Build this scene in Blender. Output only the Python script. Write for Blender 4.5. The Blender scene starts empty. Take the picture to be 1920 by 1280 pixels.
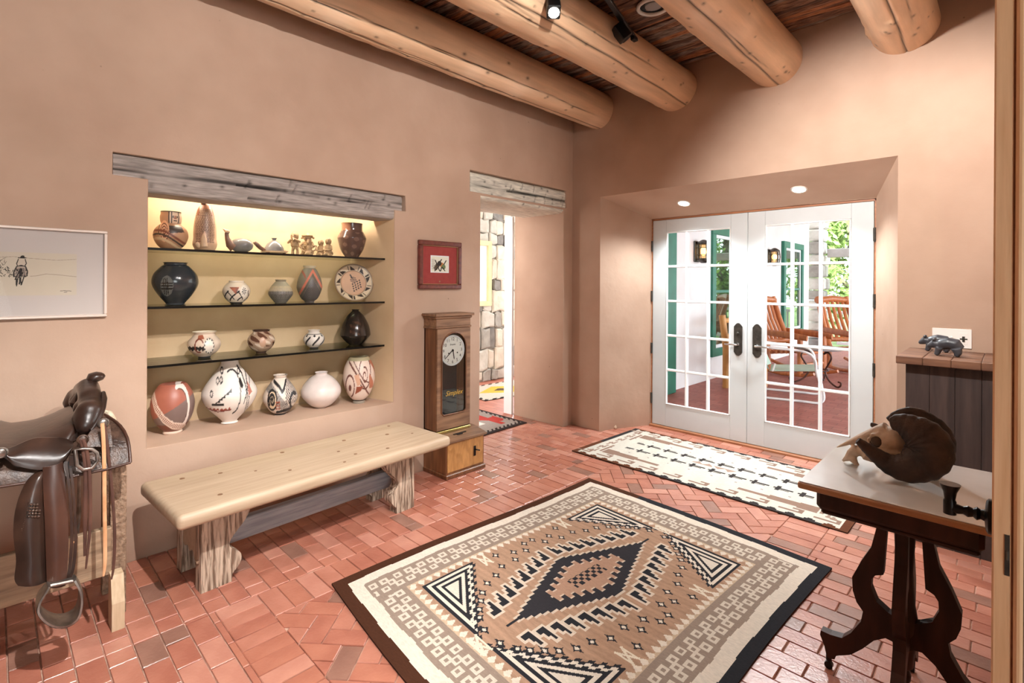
import bpy, bmesh, math, random
import numpy as np
from mathutils import Vector, Matrix
random.seed(7)
rng = np.random.default_rng(7)
sc = bpy.context.scene
COL = sc.collection
PI = math.pi

# ---------------------------------------------------------------- camera
F_PX, YAW, VH, ROLL, CAM_H = 954.0, 0.7750, 533.06, 0.0059, 1.4071
FW = Vector((-math.sin(YAW), math.cos(YAW), 0)); RT = Vector((math.cos(YAW), math.sin(YAW), 0)); UP = Vector((0, 0, 1))
cam = bpy.data.cameras.new('camera'); cam_ob = bpy.data.objects.new('camera', cam); COL.objects.link(cam_ob)
_r = RT * math.cos(ROLL) + UP * math.sin(ROLL); _u = UP * math.cos(ROLL) - RT * math.sin(ROLL)
cam_ob.matrix_world = Matrix(((_r.x, _u.x, -FW.x, 0), (_r.y, _u.y, -FW.y, 0), (_r.z, _u.z, -FW.z, CAM_H), (0, 0, 0, 1)))
cam.sensor_width = 36.0; cam.lens = 36.0 * F_PX / 1920.0; cam.shift_y = -(640 - VH) / 1920.0
cam.clip_start = 0.02; cam.clip_end = 200
sc.camera = cam_ob

# ---------------------------------------------------------------- world, sun, exposure
world = bpy.data.worlds.new('sky'); sc.world = world; world.use_nodes = True
bg = world.node_tree.nodes['Background']; bg.inputs[0].default_value = (0.80, 0.90, 1.0, 1); bg.inputs[1].default_value = 5.2
sc.view_settings.view_transform = 'Standard'; sc.view_settings.look = 'None'
sc.view_settings.gamma = 1.0; sc.view_settings.use_curve_mapping = False; sc.view_settings.exposure = 0.50

def light(name, kind, loc, target, power, color, **kw):
    l = bpy.data.lights.new(name, kind); l.energy = power; l.color = color
    for k, v in kw.items(): setattr(l, k, v)
    o = bpy.data.objects.new(name, l); COL.objects.link(o); o.location = loc
    o.rotation_euler = (Vector(target) - Vector(loc)).to_track_quat('-Z', 'Y').to_euler()
    return o
WARM = (1.0, 0.97, 0.94)
light('sun', 'SUN', (6, 0, 12), (-3, 14, 0), 4.0, (1, 0.95, 0.86), angle=0.03)
# daylight through the curtained window of the hall the camera stands in
light('hall_window_daylight', 'AREA', (3.0, -0.45, 1.55), (-2.4, 1.9, 2.1), 72, (0.95, 1.0, 1.0), shape='RECTANGLE', size=2.2, size_y=1.7)

# ---------------------------------------------------------------- photograph -> place (modelling aid: a pixel on a known plane)
def _ray(u, v):
    a, b = u - 960, v - VH; c, s = math.cos(ROLL), math.sin(ROLL)
    return FW + RT * ((c * a + s * b) / F_PX) - UP * ((-s * a + c * b) / F_PX)
def _pl(u, v, i, val):
    r = _ray(u, v); C = Vector((0, 0, CAM_H)); return C + r * ((val - C[i]) / r[i])
def onx(u, v, X): return _pl(u, v, 0, X)
def ony(u, v, Y): return _pl(u, v, 1, Y)
def onz(u, v, Z=0.0): return _pl(u, v, 2, Z)
def depth(p): return p[0] * FW.x + p[1] * FW.y
def project(p):
    d = depth(p); u = F_PX * (p[0] * RT.x + p[1] * RT.y) / d; v = -F_PX * (p[2] - CAM_H) / d
    return 960 + u, VH + v

# ---------------------------------------------------------------- mesh helpers
def lin(c):
    c = np.asarray(c, float) / 255.0
    return np.where(c <= 0.04045, c / 12.92, ((c + 0.055) / 1.055) ** 2.4)
def L4(r, g, b): return tuple(lin((r, g, b))) + (1.0,)

def tag(o, label=None, cat=None, group=None, kind=None):
    if label: o['label'] = label
    if cat: o['category'] = cat
    if group: o['group'] = group
    if kind: o['kind'] = kind
    return o
def empty(name, loc, label, cat, group=None, rz=0.0, kind=None):
    o = bpy.data.objects.new(name, None); COL.objects.link(o); o.location = loc; o.rotation_euler = (0, 0, rz)
    o.empty_display_size = 0.05
    return tag(o, label, cat, group, kind)
def link_mesh(name, me, parent=None):
    o = bpy.data.objects.new(name, me); COL.objects.link(o)
    if parent: o.parent = parent
    return o

class MB:
    def __init__(s): s.v = []; s.f = []; s.m = []
    def add(s, vs, fs, mi=0):
        n = len(s.v); s.v += [tuple(p) for p in vs]; s.f += [tuple(i + n for i in f) for f in fs]; s.m += [mi] * len(fs); return s
    def box(s, x0, x1, y0, y1, z0, z1, mi=0, ch=0.0):
        return s.cbox(((x0 + x1) / 2, (y0 + y1) / 2, (z0 + z1) / 2), (abs(x1 - x0), abs(y1 - y0), abs(z1 - z0)), None, ch, mi)
    def cbox(s, c, d, R=None, ch=0.0, mi=0, seg=1):
        bm = bmesh.new(); bmesh.ops.create_cube(bm, size=1.0)
        for v in bm.verts: v.co = Vector((v.co.x * d[0], v.co.y * d[1], v.co.z * d[2]))
        if ch > 0: bmesh.ops.bevel(bm, geom=list(bm.edges), offset=min(ch, min(d) * 0.45), segments=seg, affect='EDGES', profile=0.5)
        bm.verts.index_update(); c = Vector(c)
        s.add([(R @ v.co if R else v.co) + c for v in bm.verts], [[v.index for v in f.verts] for f in bm.faces], mi); bm.free(); return s
    def beam(s, a, b, w, h, ch=0.0, mi=0, up=(0, 0, 1)):
        a = Vector(a); b = Vector(b); d = b - a; x = d.normalized(); u = Vector(up); y = u.cross(x)
        if y.length < 1e-5: y = Vector((0, 1, 0)).cross(x)
        y.normalize(); z = x.cross(y)
        return s.cbox((a + b) / 2, (d.length, w, h), Matrix((x, y, z)).transposed(), ch, mi)
    def tube(s, pts, rad, n=10, mi=0, cap=True, closed=False, flat=1.0, fdir=None):
        pts = [Vector(p) for p in pts]; k = len(pts)
        if not hasattr(rad, '__len__'): rad = [rad] * k
        rings = []; ref = None
        for i in range(k):
            a = pts[(i - 1) % k] if (closed or i > 0) else pts[i]; b = pts[(i + 1) % k] if (closed or i < k - 1) else pts[i]
            t = (b - a).normalized()
            if fdir is not None: ref = Vector(fdir)
            elif ref is None: ref = Vector((0, 0, 1)) if abs(t.z) < 0.9 else Vector((1, 0, 0))
            x = ref - t * ref.dot(t)
            x.normalize(); ref = x; y = t.cross(x)
            rings.append([pts[i] + x * (rad[i] * math.cos(2 * PI * j / n)) + y * (rad[i] * flat * math.sin(2 * PI * j / n)) for j in range(n)])
        vs = [p for r in rings for p in r]; fs = []
        for i in range(k if closed else k - 1):
            i2 = (i + 1) % k
            for j in range(n): fs.append((i * n + j, i * n + (j + 1) % n, i2 * n + (j + 1) % n, i2 * n + j))
        if cap and not closed: fs.append(tuple(range(n - 1, -1, -1))); fs.append(tuple((k - 1) * n + j for j in range(n)))
        return s.add(vs, fs, mi)
    def lathe(s, prof, c, n=32, mi=0, R=None):
        c = Vector(c); vs = []; fs = []
        for r, z in prof:
            for j in range(n):
                p = Vector((r * math.cos(2 * PI * j / n), r * math.sin(2 * PI * j / n), z)); vs.append((R @ p if R else p) + c)
        for i in range(len(prof) - 1):
            for j in range(n): fs.append((i * n + j, i * n + (j + 1) % n, (i + 1) * n + (j + 1) % n, (i + 1) * n + j))
        fs.append(tuple(range(n - 1, -1, -1))); fs.append(tuple((len(prof) - 1) * n + j for j in range(n)))
        return s.add(vs, fs, mi)
    def ball(s, c, r, n=12, mi=0, R=None):
        rx, ry, rz = r if hasattr(r, '__len__') else (r, r, r); c = Vector(c); vs = []; fs = []
        m = n // 2
        for i in range(m + 1):
            th = PI * i / m
            for j in range(n):
                p = Vector((rx * math.sin(th) * math.cos(2 * PI * j / n), ry * math.sin(th) * math.sin(2 * PI * j / n), -rz * math.cos(th))); vs.append((R @ p if R else p) + c)
        for i in range(m):
            for j in range(n): fs.append((i * n + j, i * n + (j + 1) % n, (i + 1) * n + (j + 1) % n, (i + 1) * n + j))
        return s.add(vs, fs, mi)
    def prism(s, poly, d, mi=0, seg_mid=False):
        poly = [Vector(p) for p in poly]; d = Vector(d); n = len(poly)
        tris = _tess(poly)
        vs = [p for p in poly] + [p + d for p in poly]
        fs = [tuple(reversed(t)) for t in tris] + [tuple(i + n for i in t) for t in tris]
        for i in range(n): fs.append((i, (i + 1) % n, n + (i + 1) % n, n + i))
        return s.add(vs, fs, mi)
    def grid(s, P, mi=0):
        a, b = len(P), len(P[0]); n = len(s.v)
        s.v += [tuple(p) for r in P for p in r]
        for i in range(a - 1):
            for j in range(b - 1): s.f.append((n + i * b + j, n + i * b + j + 1, n + (i + 1) * b + j + 1, n + (i + 1) * b + j)); s.m.append(mi)
        return s
    def sheet(s, P, off, mi=0):
        """thick sheet: grid P of points and the same grid moved by off(i,j) / off vector"""
        a, b = len(P), len(P[0]); off = Vector(off)
        Q = [[Vector(p) + off for p in r] for r in P]
        s.grid(P, mi); s.grid([list(reversed(r)) for r in Q], mi)
        ring = [P[0][j] for j in range(b)] + [P[i][b - 1] for i in range(1, a)] + [P[a - 1][j] for j in range(b - 2, -1, -1)] + [P[i][0] for i in range(a - 2, 0, -1)]
        n = len(ring); s.add([Vector(p) for p in ring] + [Vector(p) + off for p in ring], [((i + 1) % n, i, n + i, n + (i + 1) % n) for i in range(n)], mi)
        return s
    def mesh(s, name, mats, origin=(0, 0, 0), smooth=None):
        me = bpy.data.meshes.new(name); o = Vector(origin)
        me.from_pydata([(p[0] - o.x, p[1] - o.y, p[2] - o.z) for p in s.v], [], s.f)
        if not isinstance(mats, (list, tuple)): mats = [mats]
        for m in mats: me.materials.append(M[m] if isinstance(m, str) else m)
        if len(mats) > 1: me.polygons.foreach_set('material_index', s.m)
        if smooth:
            me.polygons.foreach_set('use_smooth', [True] * len(me.polygons)); me.set_sharp_from_angle(angle=math.radians(smooth))
        me.update(); return me
    def build(s, name, mats, parent=None, smooth=None, local=False, label=None):
        """world-space vertices; the mesh is stored relative to its parent's base (or its own base when top-level)"""
        if parent is not None:
            org = Vector((0, 0, 0)) if local else world_loc(parent)
            o = link_mesh(name, s.mesh(name, mats, org, smooth), parent)
        else:
            a = np.array(s.v); org = Vector(((a[:, 0].min() + a[:, 0].max()) / 2, (a[:, 1].min() + a[:, 1].max()) / 2, a[:, 2].min()))
            o = link_mesh(name, s.mesh(name, mats, org, smooth)); o.location = org
        if label: o['label'] = label
        return o
def world_loc(o):
    p = Vector((0, 0, 0))
    while o is not None: p += o.location; o = o.parent
    return p
def _tess(poly):
    from mathutils.geometry import tessellate_polygon
    t = tessellate_polygon([poly]); out = []
    nrm = Vector((0, 0, 0))
    for i in range(len(poly)): nrm += poly[i].cross(poly[(i + 1) % len(poly)])
    for a, b, c in t:
        if (poly[b] - poly[a]).cross(poly[c] - poly[a]).dot(nrm) < 0: a, c = c, a
        out.append((a, b, c))
    return out
def apply_mods(o):
    dg = bpy.context.evaluated_depsgraph_get(); dg.update()
    me = bpy.data.meshes.new_from_object(o.evaluated_get(dg), depsgraph=dg); old = o.data
    o.modifiers.clear(); o.data = me; bpy.data.meshes.remove(old)
    return o
def remesh(o, voxel, it=6, fac=0.5):
    m = o.modifiers.new('r', 'REMESH'); m.mode = 'VOXEL'; m.voxel_size = voxel; m.use_smooth_shade = True
    s = o.modifiers.new('s', 'SMOOTH'); s.iterations = it; s.factor = fac
    return apply_mods(o)
def crom(pts, n):
    """smooth curve through points (Catmull-Rom), n samples"""
    P = np.array(pts, float); k = len(P); out = []
    for t in np.linspace(0, k - 1, n):
        i = min(int(t), k - 2); f = t - i
        p0, p1, p2, p3 = P[max(i - 1, 0)], P[i], P[i + 1], P[min(i + 2, k - 1)]
        out.append(0.5 * ((2 * p1) + (-p0 + p2) * f + (2 * p0 - 5 * p1 + 4 * p2 - p3) * f * f + (-p0 + 3 * p1 - 3 * p2 + p3) * f ** 3))
    return np.array(out)
def text_into(mb, body, size, O, X, Y, mi=0, shear=0.0, depth=0.0005, align='CENTER'):
    cu = bpy.data.curves.new('lettering', 'FONT'); cu.body = body; cu.size = size; cu.align_x = align; cu.align_y = 'CENTER'; cu.shear = shear; cu.extrude = depth; cu.resolution_u = 3
    ob = bpy.data.objects.new('lettering', cu); COL.objects.link(ob)
    dg = bpy.context.evaluated_depsgraph_get(); me = bpy.data.meshes.new_from_object(ob.evaluated_get(dg), depsgraph=dg)
    O = Vector(O); X = Vector(X).normalized(); Y = Vector(Y).normalized(); Z = X.cross(Y)
    mb.add([O + X * v.co.x + Y * v.co.y + Z * v.co.z for v in me.vertices], [tuple(p.vertices) for p in me.polygons], mi)
    bpy.data.objects.remove(ob); bpy.data.curves.remove(cu); bpy.data.meshes.remove(me)
def paint_points(o, cols):
    a = o.data.color_attributes.new('paint', 'FLOAT_COLOR', 'POINT')
    c = np.ones((len(o.data.vertices), 4), np.float32); c[:, :3] = cols; a.data.foreach_set('color', c.ravel())
def paint_faces(me, cols):
    a = me.color_attributes.new('paint', 'FLOAT_COLOR', 'CORNER'); n = len(me.loops)
    tot = np.zeros(len(me.polygons), np.int32); me.polygons.foreach_get('loop_total', tot)
    c = np.ones((n, 4), np.float32); c[:, :3] = np.repeat(cols, tot, axis=0); a.data.foreach_set('color', c.ravel())

# ---------------------------------------------------------------- materials
M = {}
def _mat(name):
    m = bpy.data.materials.new(name); m.use_nodes = True; nt = m.node_tree; M[name] = m
    return m, nt, nt.nodes['Principled BSDF'], nt.nodes.new, nt.links.new
def mat(name, c1, c2=None, rough=0.6, metal=0.0, scale=6.0, stretch=(1, 1, 1), detail=4, bump=0.0, bscale=None, spec=0.5, contrast=(0.35, 0.65), c3=None, spots=0.0, coat=0.0, distort=0.0, bdist=0.02):
    m, nt, p, N, K = _mat(name)
    p.inputs['Roughness'].default_value = rough; p.inputs['Metallic'].default_value = metal; p.inputs['Specular IOR Level'].default_value = spec
    if coat: p.inputs['Coat Weight'].default_value = coat; p.inputs['Coat Roughness'].default_value = 0.1
    tc = N('ShaderNodeTexCoord'); mp = N('ShaderNodeMapping'); K(tc.outputs['Object'], mp.inputs[0]); mp.inputs['Scale'].default_value = stretch
    if c2 is None: p.inputs['Base Color'].default_value = L4(*c1)
    else:
        nz = N('ShaderNodeTexNoise'); nz.inputs['Scale'].default_value = scale; nz.inputs['Detail'].default_value = detail; nz.inputs['Distortion'].default_value = distort; K(mp.outputs[0], nz.inputs['Vector'])
        cr = N('ShaderNodeValToRGB'); e = cr.color_ramp.elements; e[0].position, e[1].position = contrast; e[0].color = L4(*c1); e[1].color = L4(*c2)
        if c3: x = e.new((contrast[0] + contrast[1]) / 2); x.color = L4(*c3)
        K(nz.outputs['Fac'], cr.inputs[0]); out = cr.outputs[0]
        if spots:
            vo = N('ShaderNodeTexVoronoi'); vo.inputs['Scale'].default_value = spots; K(tc.outputs['Object'], vo.inputs['Vector'])
            r2 = N('ShaderNodeValToRGB'); r2.color_ramp.elements[0].position = 0.012; r2.color_ramp.elements[1].position = 0.03; K(vo.outputs['Distance'], r2.inputs[0])
            mx = N('ShaderNodeMix'); mx.data_type = 'RGBA'; K(r2.outputs[0], mx.inputs[0]); mx.inputs[6].default_value = tuple(x * 0.45 for x in L4(*c1)[:3]) + (1,); K(out, mx.inputs[7]); out = mx.outputs[2]
        K(out, p.inputs['Base Color'])
    if bump:
        b = N('ShaderNodeBump'); b.inputs['Strength'].default_value = bump; b.inputs['Distance'].default_value = bdist
        n2 = N('ShaderNodeTexNoise'); n2.inputs['Scale'].default_value = bscale or scale; n2.inputs['Detail'].default_value = 6; n2.inputs['Distortion'].default_value = distort; K(mp.outputs[0], n2.inputs['Vector'])
        K(n2.outputs['Fac'], b.inputs['Height']); K(b.outputs[0], p.inputs['Normal'])
    return m
def paintmat(name, rough=0.5, bump=0.0, bscale=200, vary=0.12, spec=0.5, stretch=(1, 1, 1), coat=0.0, vscale=20):
    """colour from the painted pattern of the mesh, with a little natural variation"""
    m, nt, p, N, K = _mat(name); p.inputs['Roughness'].default_value = rough; p.inputs['Specular IOR Level'].default_value = spec
    if coat: p.inputs['Coat Weight'].default_value = coat; p.inputs['Coat Roughness'].default_value = 0.12
    a = N('ShaderNodeVertexColor'); a.layer_name = 'paint'
    tc = N('ShaderNodeTexCoord'); mp = N('ShaderNodeMapping'); mp.inputs['Scale'].default_value = stretch; K(tc.outputs['Object'], mp.inputs[0])
    nz = N('ShaderNodeTexNoise'); nz.inputs['Scale'].default_value = vscale; nz.inputs['Detail'].default_value = 5; K(mp.outputs[0], nz.inputs['Vector'])
    mr = N('ShaderNodeMapRange'); mr.inputs[1].default_value = 0.3; mr.inputs[2].default_value = 0.7; mr.inputs[3].default_value = 1 - vary; mr.inputs[4].default_value = 1 + vary; K(nz.outputs['Fac'], mr.inputs[0])
    mx = N('ShaderNodeVectorMath'); mx.operation = 'SCALE'; K(a.outputs[0], mx.inputs[0]); K(mr.outputs[0], mx.inputs['Scale']); K(mx.outputs[0], p.inputs['Base Color'])
    if bump:
        b = N('ShaderNodeBump'); b.inputs['Strength'].default_value = bump; b.inputs['Distance'].default_value = 0.004
        n2 = N('ShaderNodeTexNoise'); n2.inputs['Scale'].default_value = bscale; K(mp.outputs[0], n2.inputs['Vector']); K(n2.outputs['Fac'], b.inputs['Height']); K(b.outputs[0], p.inputs['Normal'])
    return m
def glassmat(name, tint=(0.97, 0.98, 0.98), ior=1.35):
    m, nt, p, N, K = _mat(name); nt.nodes.remove(p)
    t = N('ShaderNodeBsdfTransparent'); t.inputs[0].default_value = tuple(tint) + (1,)
    g = N('ShaderNodeBsdfGlossy'); g.inputs['Roughness'].default_value = 0.0
    fr = N('ShaderNodeFresnel'); fr.inputs['IOR'].default_value = ior
    mx = N('ShaderNodeMixShader'); K(fr.outputs[0], mx.inputs[0]); K(t.outputs[0], mx.inputs[1]); K(g.outputs[0], mx.inputs[2]); K(mx.outputs[0], nt.nodes['Material Output'].inputs['Surface'])
def emit(name, col, strength):
    m, nt, p, N, K = _mat(name); p.inputs['Base Color'].default_value = (0.9, 0.9, 0.9, 1)
    p.inputs['Emission Color'].default_value = tuple(col) + (1,); p.inputs['Emission Strength'].default_value = strength

mat('plaster', (174, 145, 125), (188, 160, 140), rough=0.75, scale=1.6, detail=6, bump=0.22, bscale=5, spec=0.25, spots=5.0, bdist=0.03)
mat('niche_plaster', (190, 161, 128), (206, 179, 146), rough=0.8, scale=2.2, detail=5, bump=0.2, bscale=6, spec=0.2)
mat('white_plaster', (232, 228, 224), (240, 238, 234), rough=0.8, scale=2, spec=0.2)
for i, (a, b) in enumerate((((176, 114, 94), (190, 128, 108)), ((164, 100, 82), (180, 116, 96)), ((186, 126, 108), (198, 140, 120)), ((136, 96, 82), (154, 112, 96)), ((170, 106, 86), (184, 120, 98)))):
    mat('brick%d' % i, a, b, rough=0.30, scale=9, bump=0.4, bscale=70, spec=0.8, bdist=0.004)
mat('mortar', (168, 130, 112), (204, 170, 150), rough=0.9, scale=30)
mat('latilla0', (104, 74, 60), (176, 134, 108), rough=0.8, scale=10, stretch=(1.2, 12, 12), bump=0.8, c3=(134, 96, 76))
mat('latilla1', (90, 76, 70), (170, 150, 136), rough=0.8, scale=10, stretch=(1.2, 12, 12), bump=0.8)
mat('latilla2', (140, 84, 56), (206, 142, 100), rough=0.7, scale=10, stretch=(1.2, 12, 12), bump=0.8)
mat('latilla3', (66, 50, 44), (116, 90, 76), rough=0.85, scale=10, stretch=(1.2, 12, 12), bump=0.8)
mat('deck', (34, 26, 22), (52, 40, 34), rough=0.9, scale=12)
paintmat('viga_wood', rough=0.42, bump=0.25, bscale=14, stretch=(8, 0.8, 8), vary=0.12, vscale=3, spec=0.4)
paintmat('grey_timber', rough=0.85, bump=0.9, bscale=14, stretch=(10, 1.0, 10), vary=0.3, vscale=9, spec=0.2)
mat('white_paint', (196, 201, 202), (202, 207, 208), rough=0.45, scale=3)
mat('bright_white', (232, 234, 234), rough=0.6)
mat('green_paint', (16, 98, 76), (24, 116, 92), rough=0.4, scale=4)
mat('dark_bronze', (62, 60, 56), (84, 80, 74), rough=0.4, metal=0.6, scale=30)
mat('black_metal', (18, 18, 20), rough=0.35, metal=0.3)
mat('black_iron', (24, 22, 22), (40, 36, 34), rough=0.3, metal=0.7, scale=20)
mat('chrome', (200, 200, 200), rough=0.2, metal=1.0)
mat('sill_wood', (150, 96, 64), (172, 116, 80), rough=0.5, scale=6, stretch=(1, 8, 8))
glassmat('pane_glass'); glassmat('picture_glass', ior=1.17)
XL, YB, YD = -3.163, 4.097, 4.648
ZC = 3.30

def wall_solid(name, box, cutters, label, bev=0.018):
    mb = MB().box(*box); o = mb.build(name, 'plaster')
    o.data.materials.append(M['niche_plaster'])
    cs = []
    for c in cutters:
        co = MB().add(*c).build('cutter', 'plaster'); bm = bmesh.new(); bm.from_mesh(co.data); bmesh.ops.recalc_face_normals(bm, faces=bm.faces); bm.to_mesh(co.data); bm.free()
        md = o.modifiers.new('b', 'BOOLEAN'); md.operation = 'DIFFERENCE'; md.object = co; md.solver = 'EXACT'; cs.append(co)
    if cutters:
        bv = o.modifiers.new('v', 'BEVEL'); bv.width = bev; bv.segments = 3; bv.limit_method = 'ANGLE'; bv.angle_limit = math.radians(25)
    apply_mods(o)
    for c in cs: bpy.data.objects.remove(c)
    o.data.polygons.foreach_set('use_smooth', [True] * len(o.data.polygons)); o.data.set_sharp_from_angle(angle=math.radians(38))
    return tag(o, label, 'wall', kind='structure')
def hexa(a, b):
    """solid between two 4-point loops"""
    return ([Vector(p) for p in a] + [Vector(p) for p in b], [(3, 2, 1, 0), (4, 5, 6, 7)] + [(i, (i + 1) % 4, 4 + (i + 1) % 4, 4 + i) for i in range(4)])
def boxc(x0, x1, y0, y1, z0, z1): return hexa([(x0, y0, z0), (x1, y0, z0), (x1, y1, z0), (x0, y1, z0)], [(x0, y0, z1), (x1, y0, z1), (x1, y1, z1), (x0, y1, z1)])

NB = -3.60  # niche back
niche_cut = hexa([(NB, 0.62, 0.553), (XL + 0.06, 0.548, 0.553), (XL + 0.06, 2.035, 0.553), (NB, 1.912, 0.553)], [(NB, 0.62, 2.035), (XL + 0.06, 0.548, 2.035), (XL + 0.06, 2.035, 2.035), (NB, 1.912, 2.035)])
wl = wall_solid('wall_left', (XL - 0.675, XL, -1.4, YB + 0.3, -0.05, ZC + 0.05), [
    niche_cut, boxc(XL - 0.2, XL + 0.05, 0.412, 2.112, 1.937, 2.05),
    boxc(XL - 0.9, XL + 0.1, 2.85, 3.957, -0.2, 2.15), boxc(XL - 0.3, XL + 0.05, 2.732, 4.0, 2.17, 2.345)],
    'tan hand-plastered wall with the lit pottery niche and a doorway', bev=0.02)
# the niche lining keeps its own golden plaster
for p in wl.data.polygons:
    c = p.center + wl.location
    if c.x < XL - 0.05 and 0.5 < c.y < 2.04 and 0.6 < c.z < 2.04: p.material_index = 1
wall_solid('wall_back', (XL - 0.3, 0.5, YB, YD + 0.12, -0.05, ZC + 0.05), [
    hexa([(-2.835, YB - 0.02, -0.2), (-0.515, YB - 0.02, -0.2), (-0.515, YB - 0.02, 2.262), (-2.835, YB - 0.02, 2.262)], [(-2.590, YD - 0.01, -0.2), (-0.720, YD - 0.01, -0.2), (-0.720, YD - 0.01, 2.075), (-2.590, YD - 0.01, 2.075)]),
    boxc(-2.585, -0.722, YD - 0.05, YD + 0.3, -0.2, 2.072)],
    'tan plastered end wall with the splayed recess around the white doors', bev=0.022)
tag(MB().box(0.022, 0.6, 1.43, YB + 0.02, -0.05, ZC).build('wall_right', 'plaster'), 'tan plastered wall at the right edge behind the wooden door', 'wall', kind='structure')
# front wall with a window, hall with a window (behind the photographer)
mb = MB(); mb.box(XL - 0.3, 3.3, -1.6, -1.4, 0, ZC)
tag(mb.build('wall_front', 'plaster'), 'tan plastered wall behind the camera', 'wall', kind='structure')
mb = MB(); mb.box(3.1, 3.3, -1.4, -1.2, 0, ZC).box(3.1, 3.3, 1.0, 1.6, 0, ZC).box(3.1, 3.3, -1.2, 1.0, 0, 0.7).box(3.1, 3.3, -1.2, 1.0, 2.4, ZC).box(0.6, 3.3, 1.44, 1.6, 0, ZC)
tag(mb.build('wall_hall', 'plaster'), 'tan plastered hall wall behind the camera with a window', 'wall', kind='structure')

# ---- windows behind the camera
def plain_window(name, x0, x1, y0, y1, z0, z1, label):
    w = empty(name, ((x0 + x1) / 2, (y0 + y1) / 2, z0), label, 'window', kind='structure')
    along_x = (x1 - x0) > (y1 - y0); f = MB()
    for z in (z0, z1 - 0.06): f.box(x0, x1, y0, y1, z, z + 0.06)
    n = 4
    for i in range(n):
        if along_x: a = x0 + (x1 - x0 - 0.06) * i / (n - 1); f.box(a, a + 0.06, y0, y1, z0, z1)
        else: a = y0 + (y1 - y0 - 0.06) * i / (n - 1); f.box(x0, x1, a, a + 0.06, z0, z1)
    f.build('window_frame', 'bright_white', w)
    MB().box(x1 + 0.02, x1 + 0.03, y0, y1, z0, z1).build('curtain', 'bright_white', w)
plain_window('window_1', 3.14, 3.2, -1.2, 1.0, 0.7, 2.4, 'white framed hall window behind the camera')

# ---- ceiling with split-cedar latillas
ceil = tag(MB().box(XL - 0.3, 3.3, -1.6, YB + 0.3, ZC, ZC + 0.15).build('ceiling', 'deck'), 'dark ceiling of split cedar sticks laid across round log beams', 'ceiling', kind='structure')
VX = [-2.85, -2.058, -1.265, -0.492, 0.29]
def stick(L, seed):
    r = random.Random(seed); n = 6; mb = MB(); k = 6
    ring = [(0.024 * (0.8 + 0.45 * r.random()), 0.015 * (0.7 + 0.6 * r.random())) for _ in range(k)]
    rows = []
    for i in range(k):
        x = -L / 2 + L * i / (k - 1); a, b = ring[i]; dz = r.uniform(-.006, .006); dy = r.uniform(-.005, .005)
        rows.append([(x, dy + a * math.cos(2 * PI * j / n + 0.3), dz + b * math.sin(2 * PI * j / n + 0.3)) for j in range(n)])
    vs = [p for q in rows for p in q]; fs = [(i * n + j, (i + 1) * n + j, (i + 1) * n + (j + 1) % n, i * n + (j + 1) % n) for i in range(k - 1) for j in range(n)]
    mb.add(vs, fs); return mb
stick_meshes = [[stick(0.80, s * 9 + m).mesh('latilla', 'latilla%d' % m, smooth=50) for m in range(4)] for s in range(5)]
bays = [(-3.2, -2.85), (-2.85, -2.058), (-2.058, -1.265), (-1.265, -0.492), (-0.492, 0.3)]
for bi, (xa, xb) in enumerate(bays):
    y = 1.05 if bi in (1, 2) else (1.6 if bi == 3 else 2.1)
    if bi == 0: continue
    while y < YB + 0.02:
        mi = random.choices(range(4), (4, 3, 1.6, 3))[0]; o = link_mesh('latilla', random.choice(random.choice(stick_meshes)[mi:mi + 1]), ceil)
        o.location = Vector(((xa + xb) / 2 + random.uniform(-.03, .03), y, 3.277 + random.uniform(-.006, .006))) - ceil.location
        o.rotation_euler = (random.uniform(-.4, .4), 0, random.uniform(-.035, .035) + (0.05 if bi == 1 else 0)); y += random.uniform(0.037, 0.047)
# the sticks farther back over the camera, out of the picture
mb = MB()
for (xa, xb) in bays:
    for y in np.arange(-1.4, 1.05 if xb > -2.8 and xb < -1.2 else 1.6, 0.05): mb.box(xa, xb, y, y + 0.044, 3.27, 3.3)
so = mb.build('latilla_rows', 'latilla0', ceil); so['kind'] = 'stuff'

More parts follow.
